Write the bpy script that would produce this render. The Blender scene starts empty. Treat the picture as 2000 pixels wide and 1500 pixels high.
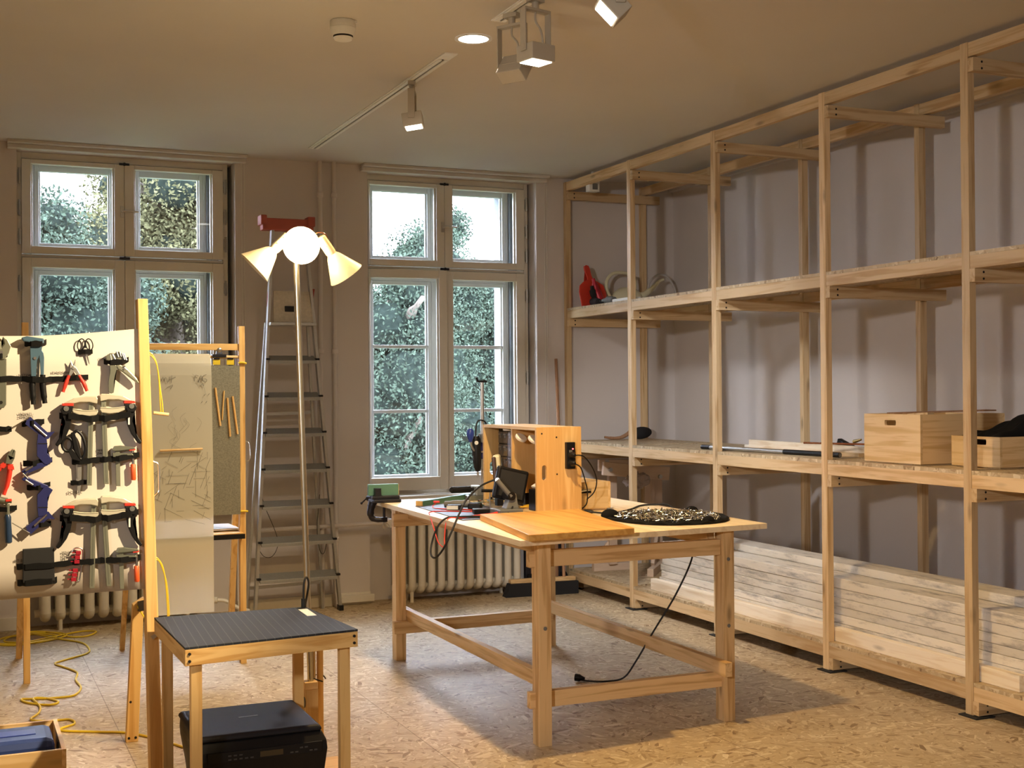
import bpy, bmesh, math, random
from mathutils import Vector, Matrix, Euler
import numpy as np
random.seed(7)
SC = bpy.context.scene
COL = SC.collection
PI = math.pi
V = Vector

# ------------------------------------------------------------------ helpers
class MB:
    """collects shapes in world coordinates; build() links them as ONE mesh object"""
    def __init__(s):
        s.bm = bmesh.new(); s.mi = 0
    def _face(s, vs):
        try:
            f = s.bm.faces.new(vs); f.material_index = s.mi; return f
        except ValueError:
            return None
    def hexa(s, p):
        v = [s.bm.verts.new(q) for q in p]
        for f in ((0,3,2,1),(4,5,6,7),(0,1,5,4),(1,2,6,5),(2,3,7,6),(3,0,4,7)):
            s._face([v[i] for i in f])
        return s
    def box(s, x0, y0, z0, x1, y1, z1):
        x0,x1 = sorted((x0,x1)); y0,y1 = sorted((y0,y1)); z0,z1 = sorted((z0,z1))
        return s.hexa([(x0,y0,z0),(x1,y0,z0),(x1,y1,z0),(x0,y1,z0),(x0,y0,z1),(x1,y0,z1),(x1,y1,z1),(x0,y1,z1)])
    def obox(s, c, sx, sy, sz, rot=(0,0,0)):
        M = Euler(rot).to_matrix(); c = V(c)
        P = [(-1,-1,-1),(1,-1,-1),(1,1,-1),(-1,1,-1),(-1,-1,1),(1,-1,1),(1,1,1),(-1,1,1)]
        return s.hexa([c + M @ V((a*sx/2, b*sy/2, d*sz/2)) for a,b,d in P])
    def beam(s, p, q, w, h, up=(0,0,1)):
        p, q, up = V(p), V(q), V(up)
        d = (q-p).normalized(); side = d.cross(up).normalized(); u = side.cross(d).normalized()
        a, b = side*w/2, u*h/2
        return s.hexa([p-a-b, p+a-b, p+a+b, p-a+b, q-a-b, q+a-b, q+a+b, q-a+b])
    def frame(s, d):
        d = V(d).normalized()
        r = V((0,0,1)) if abs(d.z) < .9 else V((1,0,0))
        u = d.cross(r).normalized(); return u, d.cross(u).normalized()
    def rings(s, rings, closed=False, caps=True):
        R = [[s.bm.verts.new(p) for p in r] for r in rings]
        n = len(R[0]); m = len(R)
        for i in range(m if closed else m-1):
            A, B = R[i], R[(i+1) % m]
            for j in range(n):
                s._face([A[j], A[(j+1)%n], B[(j+1)%n], B[j]])
        if caps and not closed:
            s._face(list(reversed(R[0]))); s._face(R[-1])
        return s
    def cyl(s, p, q, r, r2=None, n=16, caps=True):
        p, q = V(p), V(q); r2 = r if r2 is None else r2
        u, w = s.frame(q-p)
        ring = lambda c, rr: [c + u*math.cos(2*PI*k/n)*rr + w*math.sin(2*PI*k/n)*rr for k in range(n)]
        return s.rings([ring(p, r), ring(q, r2)], caps=caps)
    def lathe(s, o, axis, prof, n=24, caps=True):
        o = V(o); d = V(axis).normalized(); u, w = s.frame(d)
        return s.rings([[o + d*h + u*math.cos(2*PI*k/n)*r + w*math.sin(2*PI*k/n)*r for k in range(n)] for r, h in prof], caps=caps)
    def tube(s, pts, r, n=8, sub=6, closed=False, spline=True):
        P = [V(p) for p in pts]
        if spline and len(P) > 2:
            Q = []; m = len(P)
            for i in range(m if closed else m-1):
                g = lambda k: P[k % m] if closed else P[max(0, min(m-1, k))]
                a, b, c, d = g(i-1), g(i), g(i+1), g(i+2)
                for k in range(sub):
                    t = k/sub
                    Q.append(.5*((2*b)+(c-a)*t+(2*a-5*b+4*c-d)*t*t+(3*b-a-3*c+d)*t**3))
            if not closed: Q.append(P[-1])
            P = Q
        rings = []; u = None; m = len(P)
        for i, p in enumerate(P):
            t = (P[(i+1) % m]-P[i-1]) if closed else (P[min(i+1, m-1)]-P[max(i-1, 0)])
            if t.length < 1e-9: t = V((0,0,1))
            t.normalize()
            if u is None: u = s.frame(t)[0]
            u = (u - t*u.dot(t))
            if u.length < 1e-6: u = s.frame(t)[0]
            u.normalize(); w = t.cross(u)
            rr = r[i*len(r)//m] if isinstance(r, (list, tuple)) else r
            rings.append([p + u*math.cos(2*PI*k/n)*rr + w*math.sin(2*PI*k/n)*rr for k in range(n)])
        return s.rings(rings, closed=closed)
    def prism(s, pts, depth):
        """pts: 3-D outline (planar); depth: 3-D extrusion vector"""
        d = V(depth); a = [s.bm.verts.new(V(p)) for p in pts]; b = [s.bm.verts.new(V(p)+d) for p in pts]
        n = len(a)
        f1 = s._face(a); f2 = s._face(list(reversed(b)))
        for i in range(n): s._face([a[i], b[i], b[(i+1)%n], a[(i+1)%n]])
        bmesh.ops.triangulate(s.bm, faces=[f for f in (f1, f2) if f])
        return s
    def ball(s, c, r, sc=(1,1,1), n=16, m=10, rot=None):
        c = V(c); M = Euler(rot).to_matrix() if rot else Matrix.Identity(3)
        R = []
        for i in range(m+1):
            th = PI*i/m; rr = max(math.sin(th), .02)
            R.append([c + M @ V((rr*math.cos(2*PI*k/n)*r*sc[0], rr*math.sin(2*PI*k/n)*r*sc[1], math.cos(th)*r*sc[2])) for k in range(n)])
        return s.rings(R)
    def raw(s, verts, faces):
        vs = [s.bm.verts.new(v) for v in verts]
        for f in faces: s._face([vs[i] for i in f])
        return s
    def build(s, name, mat, parent=None, bevel=0, smooth=False, loc=None):
        bm = s.bm
        bmesh.ops.recalc_face_normals(bm, faces=bm.faces)
        if parent is not None: org = ORG[parent.name]
        elif loc is not None: org = V(loc)
        else:
            c = [v.co for v in bm.verts]
            lo = V([min(p[i] for p in c) for i in range(3)]); hi = V([max(p[i] for p in c) for i in range(3)])
            org = V(((lo.x+hi.x)/2, (lo.y+hi.y)/2, lo.z))
        bmesh.ops.translate(bm, verts=bm.verts, vec=-org)
        me = bpy.data.meshes.new(name); bm.to_mesh(me); bm.free()
        for m in (mat if isinstance(mat, (list, tuple)) else [mat]): me.materials.append(m)
        if smooth:
            me.polygons.foreach_set('use_smooth', [True]*len(me.polygons))
            try: me.set_sharp_from_angle(angle=math.radians(40))
            except Exception: pass
        o = bpy.data.objects.new(name, me); COL.objects.link(o)
        if parent is not None: o.parent = parent
        else: o.location = org
        ORG[o.name] = org.copy()
        if bevel:
            b = o.modifiers.new('bevel', 'BEVEL'); b.width = bevel; b.segments = 2; b.limit_method = 'ANGLE'; b.angle_limit = math.radians(40)
        return o
ORG = {}
def tag(o, label, cat, group=None, kind=None):
    o['label'] = label; o['category'] = cat
    if group: o['group'] = group
    if kind: o['kind'] = kind
    return o
def thing(name, label, cat, loc, group=None):
    o = bpy.data.objects.new(name, None); COL.objects.link(o); o.location = loc
    o.empty_display_size = .1
    ORG[o.name] = V(loc)
    return tag(o, label, cat, group)
def struct(o):
    o['kind'] = 'structure'; return o
def copy_tree(o, dv, label=None, parent=None):
    c = o.copy(); COL.objects.link(c)
    if parent is None:
        c.location = o.location + V(dv)
        if label: c['label'] = label
    else: c.parent = parent
    ORG[c.name] = ORG[o.name] + V(dv)
    for ch in list(o.children):
        copy_tree(ch, dv, None, c)
    return c
def text_mesh(name, txt, size, mat, parent, pos, xdir=(1,0,0), zdir=(0,0,1), align='LEFT'):
    cu = bpy.data.curves.new(name, 'FONT'); cu.body = txt; cu.size = size; cu.align_x = align
    cu.extrude = .0003; cu.resolution_u = 2
    o = bpy.data.objects.new(name, cu); COL.objects.link(o)
    dg = bpy.context.evaluated_depsgraph_get()
    me = bpy.data.meshes.new_from_object(o.evaluated_get(dg)); bpy.data.objects.remove(o); bpy.data.curves.remove(cu)
    X, Z = V(xdir).normalized(), V(zdir).normalized(); Y = Z.cross(X)
    M = Matrix((X, Z, X.cross(Z))).transposed().to_4x4(); M.translation = V(pos) - ORG[parent.name]
    me.transform(M); me.materials.clear(); me.materials.append(mat)
    ob = bpy.data.objects.new(name, me); COL.objects.link(ob); ob.parent = parent; ORG[ob.name] = ORG[parent.name].copy()
    return ob

# ------------------------------------------------------------------ materials
def new_mat(name):
    m = bpy.data.materials.new(name); m.use_nodes = True
    nt = m.node_tree; b = nt.nodes['Principled BSDF']; return m, nt, b
def N(nt, t, **kw):
    n = nt.nodes.new(t)
    for k, v in kw.items():
        if k in n.inputs: n.inputs[k].default_value = v
        else: setattr(n, k, v)
    return n
def rgba(c): return (c[0], c[1], c[2], 1)
def plain(name, c, rough=.5, metal=0, noise=.06, spec=None, scale=30, trans=0, bump=0):
    m, nt, b = new_mat(name)
    b.inputs['Roughness'].default_value = rough; b.inputs['Metallic'].default_value = metal
    if spec is not None: b.inputs['Specular IOR Level'].default_value = spec
    if trans: b.inputs['Transmission Weight'].default_value = trans
    tc = N(nt, 'ShaderNodeTexCoord'); nz = N(nt, 'ShaderNodeTexNoise', Scale=scale, Detail=3)
    nt.links.new(tc.outputs['Object'], nz.inputs['Vector'])
    rp = N(nt, 'ShaderNodeMapRange'); rp.inputs['To Min'].default_value = 1-noise; rp.inputs['To Max'].default_value = 1+noise
    nt.links.new(nz.outputs['Fac'], rp.inputs['Value'])
    mx = N(nt, 'ShaderNodeVectorMath', operation='SCALE'); mx.inputs[0].default_value = c[:3]
    nt.links.new(rp.outputs['Result'], mx.inputs['Scale'])
    nt.links.new(mx.outputs[0], b.inputs['Base Color'])
    if bump:
        bp = N(nt, 'ShaderNodeBump', Strength=bump, Distance=.004)
        nt.links.new(nz.outputs['Fac'], bp.inputs['Height']); nt.links.new(bp.outputs[0], b.inputs['Normal'])
    return m
def emis(name, c, s):
    m, nt, b = new_mat(name); b.inputs['Base Color'].default_value = rgba(c)
    b.inputs['Emission Color'].default_value = rgba(c); b.inputs['Emission Strength'].default_value = s
    return m
def wood(name, axis, c0, c1, grain=7, rough=.55, knots=.6, stain=0, ring=1.0):
    """pine: long grain along axis, growth-ring streaks, a few knots, optional grey weathering"""
    m, nt, b = new_mat(name); L = nt.links.new
    b.inputs['Roughness'].default_value = rough; b.inputs['Specular IOR Level'].default_value = .3
    tc = N(nt, 'ShaderNodeTexCoord'); oi = N(nt, 'ShaderNodeObjectInfo')
    off = N(nt, 'ShaderNodeVectorMath', operation='SCALE'); off.inputs[0].default_value = (13.7, 7.3, 9.1)
    L(oi.outputs['Random'], off.inputs['Scale'])
    add = N(nt, 'ShaderNodeVectorMath', operation='ADD'); L(tc.outputs['Object'], add.inputs[0]); L(off.outputs[0], add.inputs[1])
    sc = [grain*5, grain*5, grain*5]; sc['xyz'.index(axis)] = grain*.28
    mp = N(nt, 'ShaderNodeMapping'); mp.inputs['Scale'].default_value = sc; L(add.outputs[0], mp.inputs['Vector'])
    n1 = N(nt, 'ShaderNodeTexNoise', Scale=1.0, Detail=4, Distortion=.6); L(mp.outputs[0], n1.inputs['Vector'])
    mul = N(nt, 'ShaderNodeMath', operation='MULTIPLY'); mul.inputs[1].default_value = 14*ring; L(n1.outputs['Fac'], mul.inputs[0])
    sn = N(nt, 'ShaderNodeMath', operation='SINE'); L(mul.outputs[0], sn.inputs[0])
    mr = N(nt, 'ShaderNodeMapRange'); mr.inputs['From Min'].default_value = -1; L(sn.outputs[0], mr.inputs['Value'])
    mr.inputs['To Min'].default_value = .0; mr.inputs['To Max'].default_value = .45
    a2 = N(nt, 'ShaderNodeMath', operation='ADD'); L(mr.outputs[0], a2.inputs[0])
    m2 = N(nt, 'ShaderNodeMath', operation='MULTIPLY'); m2.inputs[1].default_value = .65; L(n1.outputs['Fac'], m2.inputs[0]); L(m2.outputs[0], a2.inputs[1])
    cr = N(nt, 'ShaderNodeValToRGB'); cr.color_ramp.elements[0].color = rgba(c1); cr.color_ramp.elements[1].color = rgba(c0)
    cr.color_ramp.elements[0].position = .2; cr.color_ramp.elements[1].position = .75
    L(a2.outputs[0], cr.inputs['Fac'])
    col = cr.outputs['Color']
    if knots:
        ks = [9, 9, 9]; ks['xyz'.index(axis)] = 2.6
        mk = N(nt, 'ShaderNodeMapping'); mk.inputs['Scale'].default_value = ks; L(add.outputs[0], mk.inputs['Vector'])
        vo = N(nt, 'ShaderNodeTexVoronoi', Scale=1.0); L(mk.outputs[0], vo.inputs['Vector'])
        kr = N(nt, 'ShaderNodeValToRGB'); kr.color_ramp.elements[0].position = .05; kr.color_ramp.elements[0].color = (knots, knots, knots, 1)
        kr.color_ramp.elements[1].position = .16; kr.color_ramp.elements[1].color = (0,0,0,1)
        L(vo.outputs['Distance'], kr.inputs['Fac'])
        mx = N(nt, 'ShaderNodeMixRGB'); L(kr.outputs['Color'], mx.inputs['Fac']); L(col, mx.inputs['Color1'])
        mx.inputs['Color2'].default_value = rgba([q*.35 for q in c1]); col = mx.outputs['Color']
    if stain:
        ns = N(nt, 'ShaderNodeTexNoise', Scale=5.0, Detail=8, Roughness=.75); mps = N(nt, 'ShaderNodeMapping')
        ss = [4,4,4]; ss['xyz'.index(axis)] = .7; mps.inputs['Scale'].default_value = ss
        L(add.outputs[0], mps.inputs['Vector']); L(mps.outputs[0], ns.inputs['Vector'])
        sr = N(nt, 'ShaderNodeValToRGB'); sr.color_ramp.elements[0].position = .5; sr.color_ramp.elements[0].color = (0,0,0,1)
        sr.color_ramp.elements[1].position = .72; sr.color_ramp.elements[1].color = (stain, stain, stain, 1)
        L(ns.outputs['Fac'], sr.inputs['Fac'])
        mx = N(nt, 'ShaderNodeMixRGB'); L(sr.outputs['Color'], mx.inputs['Fac']); L(col, mx.inputs['Color1'])
        mx.inputs['Color2'].default_value = (.16, .15, .15, 1); col = mx.outputs['Color']
    br = N(nt, 'ShaderNodeMapRange'); br.inputs['To Min'].default_value = .86; br.inputs['To Max'].default_value = 1.12
    L(oi.outputs['Random'], br.inputs['Value'])
    fin = N(nt, 'ShaderNodeVectorMath', operation='SCALE'); L(col, fin.inputs[0]); L(br.outputs[0], fin.inputs['Scale'])
    L(fin.outputs[0], b.inputs['Base Color'])
    bp = N(nt, 'ShaderNodeBump', Strength=.12, Distance=.002); L(n1.outputs['Fac'], bp.inputs['Height']); L(bp.outputs[0], b.inputs['Normal'])
    return m
PINE0, PINE1 = (.66, .48, .27), (.50, .32, .15)
WX, WY, WZ = (wood('pine_'+a, a, PINE0, PINE1) for a in 'xyz')
ST0, ST1 = (.80, .52, .20), (.62, .34, .10)
SX, SY, SZ = (wood('stand_pine_'+a, a, ST0, ST1, knots=.3) for a in 'xyz')
TX, TY, TZ = (wood('bench_pine_'+a, a, (.70, .48, .24), (.50, .30, .12)) for a in 'xyz')
PALE = wood('pale_new_plank', 'y', (.86, .76, .60), (.74, .60, .42), knots=.5)
AGED = wood('weathered_plank', 'y', (.78, .73, .64), (.60, .52, .42), knots=.7, stain=.85, ring=.35)
CRX = wood('crate_pine_x', 'x', (.82, .60, .32), (.66, .43, .18), knots=.5)
CRY = wood('crate_pine_y', 'y', (.82, .60, .32), (.66, .43, .18), knots=.5)
CRZ = wood('crate_pine_z', 'z', (.84, .58, .26), (.68, .40, .14), knots=.5, ring=.7)
BEECH = wood('oiled_beech', 'y', (.74, .42, .12), (.60, .30, .07), grain=5, knots=0, rough=.4)
PLYTOP = wood('pale_plywood', 'y', (.80, .66, .44), (.68, .52, .32), grain=4, knots=0, rough=.45)
DARKW = wood('brown_pole_wood', 'z', (.40, .22, .12), (.28, .14, .07), knots=0)
EASEL = wood('reddish_pine', 'x', (.82, .66, .52), (.68, .50, .36), knots=.3, ring=.5)
EASELZ = wood('reddish_pine_z', 'z', (.80, .62, .48), (.64, .46, .32), knots=.3, ring=.5)
BLACK = plain('black_plastic', (.008, .008, .009), .45, spec=.3)
BLACKM = plain('black_matt', (.018, .018, .019), .8)
FABRIC = plain('black_elastic', (.009, .009, .009), .9, noise=.3, scale=200, spec=.15)
IRON = plain('black_iron', (.03, .03, .04), .4, .6)
STEEL = plain('bright_steel', (.62, .62, .60), .28, 1)
ALU = plain('brushed_aluminium', (.50, .50, .48), .42, .9, noise=.12, scale=60)
GALV = plain('galvanised_tube', (.62, .58, .46), .3, 1, noise=.12, scale=40)
CASTGREY = plain('cast_grey_green', (.22, .23, .18), .4, .5)
BARGREY = plain('clamp_bar_grey', (.34, .35, .27), .42, .7)
JAW = plain('clamp_jaw_beige', (.66, .62, .48), .38, .2)
RED = plain('red_plastic', (.75, .05, .03), .4)
ORANGE = plain('orange_red_grip', (.85, .12, .03), .4)
DKRED = plain('dark_red_steel', (.45, .02, .04), .35, .2)
NAVY = plain('navy_painted_metal', (.03, .035, .16), .4, .2)
BLUE = plain('blue_plastic', (.03, .06, .32), .35)
TEAL = plain('petrol_blue_metal', (.09, .17, .24), .4, .2)
WHITEP = plain('white_plastic', (.80, .78, .72), .4)
CREAM = plain('cream_plastic', (.80, .75, .52), .35)
LAMPW = plain('cream_lamp_enamel', (.60, .51, .33), .4)
SPOTW = plain('warm_grey_enamel', (.44, .39, .30), .5)
PAINTW = plain('white_gloss_paint', (.74, .70, .62), .38, noise=.03)
OUTW = plain('white_outer_paint', (.84, .86, .88), .4, noise=.03)
RADW = plain('radiator_enamel', (.72, .66, .54), .35, noise=.04)
YELLOW = plain('yellow_cable', (.80, .58, .03), .45)
SHEET = plain('white_board_foil', (.80, .74, .66), .28, noise=.02, scale=6)
LABEL = plain('white_label', (.85, .85, .80), .5)
INK = plain('black_print', (.05, .045, .04), .7)
COPPER = plain('copper', (.70, .32, .20), .25, 1)
BRASS = plain('brass', (.60, .45, .18), .35, 1)
MAT_ = plain('dark_cutting_mat', (.045, .05, .062), .5)
GREEN = plain('green_lacquer', (.10, .23, .165), .5)
RUBBER = plain('black_rubber', (.012, .012, .012), .7)
HDARK = plain('dark_hole', (.01, .008, .006), .9)
GREYP = plain('mid_grey_plastic', (.16, .16, .15), .5)
STRAWB = plain('bristle_black', (.012, .012, .013), .9, noise=.5, scale=300)
BLUECASE = plain('blue_case_plastic', (.03, .06, .22), .45)
REDPLAST = plain('red_bowl_plastic', (.55, .035, .015), .45)
HOSE = plain('clear_grey_hose', (.55, .52, .50), .3)
LEAFM = None
CAMM = [[0.91571028, -0.40177277, -0.0073023], [-0.0046897, 0.00748585, -0.99996098], [0.40181176, 0.9157088, 0.00497068]]
# --- room materials
def wall_mat(name, c):
    m, nt, b = new_mat(name); L = nt.links.new
    b.inputs['Roughness'].default_value = .85; b.inputs['Specular IOR Level'].default_value = .2
    tc = N(nt, 'ShaderNodeTexCoord'); n = N(nt, 'ShaderNodeTexNoise', Scale=1.3, Detail=5); L(tc.outputs['Object'], n.inputs['Vector'])
    mr = N(nt, 'ShaderNodeMapRange'); mr.inputs['To Min'].default_value = .94; mr.inputs['To Max'].default_value = 1.05; L(n.outputs['Fac'], mr.inputs['Value'])
    s = N(nt, 'ShaderNodeVectorMath', operation='SCALE'); s.inputs[0].default_value = c; L(mr.outputs[0], s.inputs['Scale']); L(s.outputs[0], b.inputs['Base Color'])
    n2 = N(nt, 'ShaderNodeTexNoise', Scale=90, Detail=2); L(tc.outputs['Object'], n2.inputs['Vector'])
    bp = N(nt, 'ShaderNodeBump', Strength=.12, Distance=.003); L(n2.outputs['Fac'], bp.inputs['Height']); L(bp.outputs[0], b.inputs['Normal'])
    return m
WALL = wall_mat('white_wall_paint', (.68, .63, .60))
CEIL = wall_mat('white_ceiling_paint', (.64, .605, .565))
FACADE = wall_mat('darkened_facade_render', (.18, .20, .22))  # colour darkened to offset the over-bright sky on the outer reveals
def osb_mat():
    m, nt, b = new_mat('osb_flakeboard'); L = nt.links.new
    b.inputs['Roughness'].default_value = .55; b.inputs['Specular IOR Level'].default_value = .35
    tc = N(nt, 'ShaderNodeTexCoord'); cols = []
    for i, (ps, sx, sy) in enumerate(((11.0, 15, 62), (14.0, 18, 75), (9.0, 13, 54))):
        # strands keep one direction inside a patch, the next patch turns
        of = N(nt, 'ShaderNodeVectorMath', operation='ADD'); of.inputs[1].default_value = (i*3.17, i*1.71, 0); L(tc.outputs['Object'], of.inputs[0])
        pv = N(nt, 'ShaderNodeTexVoronoi', Scale=ps, Randomness=1.0); L(of.outputs[0], pv.inputs['Vector'])
        ps_ = N(nt, 'ShaderNodeSeparateColor'); L(pv.outputs['Color'], ps_.inputs[0])
        an = N(nt, 'ShaderNodeMath', operation='MULTIPLY'); an.inputs[1].default_value = 6.28; L(ps_.outputs['Blue'], an.inputs[0])
        vr = N(nt, 'ShaderNodeVectorRotate', rotation_type='Z_AXIS'); L(of.outputs[0], vr.inputs['Vector']); L(an.outputs[0], vr.inputs['Angle'])
        mp = N(nt, 'ShaderNodeMapping'); mp.inputs['Scale'].default_value = (sx, sy, 25); L(vr.outputs[0], mp.inputs['Vector'])
        vo = N(nt, 'ShaderNodeTexVoronoi', Scale=1); L(mp.outputs[0], vo.inputs['Vector'])
        sp = N(nt, 'ShaderNodeSeparateColor'); L(vo.outputs['Color'], sp.inputs[0]); cols.append(sp)
    cur = cols[0].outputs['Red']
    for k in (1, 2):
        gt = N(nt, 'ShaderNodeMath', operation='GREATER_THAN'); gt.inputs[1].default_value = .55; L(cols[k].outputs['Green'], gt.inputs[0])
        mx = N(nt, 'ShaderNodeMixRGB'); L(gt.outputs[0], mx.inputs['Fac']); L(cur, mx.inputs['Color1']); L(cols[k].outputs['Red'], mx.inputs['Color2']); cur = mx.outputs['Color']
    cr = N(nt, 'ShaderNodeValToRGB'); e = cr.color_ramp.elements
    e[0].position = 0; e[0].color = (.26, .17, .09, 1); e[1].position = 1; e[1].color = (.74, .62, .42, 1)
    for p, c in ((.06, (.39, .275, .15, 1)), (.2, (.50, .375, .22, 1)), (.8, (.58, .45, .275, 1))):
        q = e.new(p); q.color = c
    L(cur, cr.inputs['Fac'])
    nz = N(nt, 'ShaderNodeTexNoise', Scale=1.1, Detail=6, Roughness=.7); L(tc.outputs['Object'], nz.inputs['Vector'])
    dr = N(nt, 'ShaderNodeMapRange'); dr.inputs['From Min'].default_value = .35; dr.inputs['From Max'].default_value = .75
    dr.inputs['To Min'].default_value = 1.0; dr.inputs['To Max'].default_value = .78; L(nz.outputs['Fac'], dr.inputs['Value'])
    bk = N(nt, 'ShaderNodeTexBrick'); bk.inputs['Scale'].default_value = 1; bk.inputs['Mortar Size'].default_value = .0022
    bk.inputs['Brick Width'].default_value = 2.5; bk.inputs['Row Height'].default_value = 1.25
    bk.inputs['Color1'].default_value = (1,1,1,1); bk.inputs['Color2'].default_value = (.95,.95,.95,1); bk.inputs['Mortar'].default_value = (.5,.45,.4,1)
    mpb = N(nt, 'ShaderNodeMapping'); mpb.inputs['Rotation'].default_value = (0,0,PI/2); mpb.inputs['Location'].default_value = (.5,.55,0)
    L(tc.outputs['Object'], mpb.inputs['Vector']); L(mpb.outputs[0], bk.inputs['Vector'])
    mu = N(nt, 'ShaderNodeMixRGB', blend_type='MULTIPLY'); mu.inputs['Fac'].default_value = 1; L(cr.outputs['Color'], mu.inputs['Color1']); L(bk.outputs['Color'], mu.inputs['Color2'])
    s = N(nt, 'ShaderNodeVectorMath', operation='SCALE'); L(mu.outputs['Color'], s.inputs[0]); L(dr.outputs[0], s.inputs['Scale'])
    L(s.outputs[0], b.inputs['Base Color'])
    bp = N(nt, 'ShaderNodeBump', Strength=.12, Distance=.002); L(cur, bp.inputs['Height']); L(bp.outputs[0], b.inputs['Normal'])
    return m
OSB = osb_mat()
def glass_mat(name, refl=1.0, tint=(1,1,1)):
    m = bpy.data.materials.new(name); m.use_nodes = True; nt = m.node_tree; nt.nodes.clear(); L = nt.links.new
    out = N(nt, 'ShaderNodeOutputMaterial'); tr = N(nt, 'ShaderNodeBsdfTransparent'); tr.inputs['Color'].default_value = rgba(tint)
    gl = N(nt, 'ShaderNodeBsdfGlossy', Roughness=.005); lw = N(nt, 'ShaderNodeLayerWeight', Blend=.5)   # Schlick term, the same from both sides of the pane
    pw = N(nt, 'ShaderNodeMath', operation='POWER'); pw.inputs[1].default_value = 5; L(lw.outputs['Facing'], pw.inputs[0])
    mu = N(nt, 'ShaderNodeMath', operation='MULTIPLY_ADD'); mu.inputs[1].default_value = .9*refl; mu.inputs[2].default_value = .035*refl; L(pw.outputs[0], mu.inputs[0])
    mx = N(nt, 'ShaderNodeMixShader'); L(mu.outputs[0], mx.inputs['Fac']); L(tr.outputs[0], mx.inputs[1]); L(gl.outputs[0], mx.inputs[2]); L(mx.outputs[0], out.inputs['Surface'])
    return m
GLASS = glass_mat('window_glass', 1.0, (.97, .98, .985))

# ------------------------------------------------------------------ camera
M3 = np.array(CAMM)
cam = bpy.data.cameras.new('camera'); cob = bpy.data.objects.new('camera', cam); COL.objects.link(cob)
cam.sensor_width = 36; cam.lens = 2475.7/2000*36; cam.clip_start = .05
mw = Matrix(((M3[0][0], -M3[1][0], -M3[2][0], 0), (M3[0][1], -M3[1][1], -M3[2][1], 0), (M3[0][2], -M3[1][2], -M3[2][2], 1.6), (0,0,0,1)))
cob.matrix_world = mw; SC.camera = cob

# ------------------------------------------------------------------ room shell
CZ = 3.31; YF = 9.22; YN = 9.33; YO = 9.80; XR = 5.54; XL = -3.2; YB = -3.2
m = MB(); m.box(XL, YB, -.12, XR, YO, 0); struct(m.build('floor', OSB, loc=(0,0,0)))
m = MB(); m.box(XL-.2, YB-.2, CZ, XR+.2, YO, CZ+.2); struct(m.build('ceiling', CEIL))
m = MB(); m.box(XR, YB-.2, -.12, XR+.2, YO, CZ); struct(m.build('wall_right', WALL, loc=(XR, 3, 0)))
m = MB(); m.box(XL-.2, YB-.2, -.12, XL, YO, CZ); struct(m.build('wall_left', WALL, loc=(XL, 3, 0)))
m = MB(); m.box(XL, YB-.2, -.12, XR, YB, CZ); struct(m.build('wall_front', WALL))
# window wall: piers, parapets under the windows, lintels; inner opening wider than the outer one
W = ((.385, 1.862), (2.862, 4.268)); WO = ((.49, 1.705), (2.935, 4.142)); SILL = .80; HEAD = 3.27
m = MB()
xs = [XL, W[0][0], W[0][1], W[1][0], W[1][1], XR]
for i in (0, 2, 4): m.box(xs[i], YF, -.12, xs[i+1], 9.46, CZ)
xo = [XL, WO[0][0], WO[0][1], WO[1][0], WO[1][1], XR]
for a, b in W:
    m.box(a, YN, -.12, b, 9.46, SILL); m.box(a, YF, HEAD, b, 9.46, CZ)
struct(m.build('wall_back', WALL, loc=(1, YF, 0)))
m = MB()
for i in (0, 2, 4): m.box(xo[i], 9.46, -.12, xo[i+1], YO, CZ)
for a, b in WO:
    m.box(a, 9.46, -.12, b, YO, SILL+.05); m.box(a, 9.46, 3.22, b, YO, CZ)
struct(m.build('wall_outer', FACADE, loc=(1, 9.46, 0)))
for i, (a, b) in enumerate(W):
    m = MB(); m.box(a-.06, 9.10, CZ-.022, b+.07, YF, CZ); m.box(a-.06, 9.15, CZ-.05, b+.07, YF, CZ-.022)
    struct(m.build('trim_%d' % (i+1), CEIL, bevel=.004))
m = MB(); m.box(XR-.05, 3.0, CZ-.055, XR, YF, CZ); struct(m.build('trim_3', WALL))
m = MB(); m.box(XR-.022, 3.0, .09, XR, 6.88, 3.20); struct(m.build('trim_6', WALL))
m = MB(); m.box(XL, YF-.018, 0, W[0][0], YF, .09); struct(m.build('baseboard_left', PAINTW, bevel=.004))
m = MB(); m.box(W[0][1], YF-.018, 0, W[1][0], YF, .09); m.box(W[0][1]+.72, YF-.05, .02, W[1][0]+.02, YF-.018, .075); struct(m.build('baseboard_back', PAINTW, bevel=.004))
m = MB(); m.box(XR-.018, 3, 0, XR, YF, .09); struct(m.build('baseboard_right', PAINTW, bevel=.004))

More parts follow.
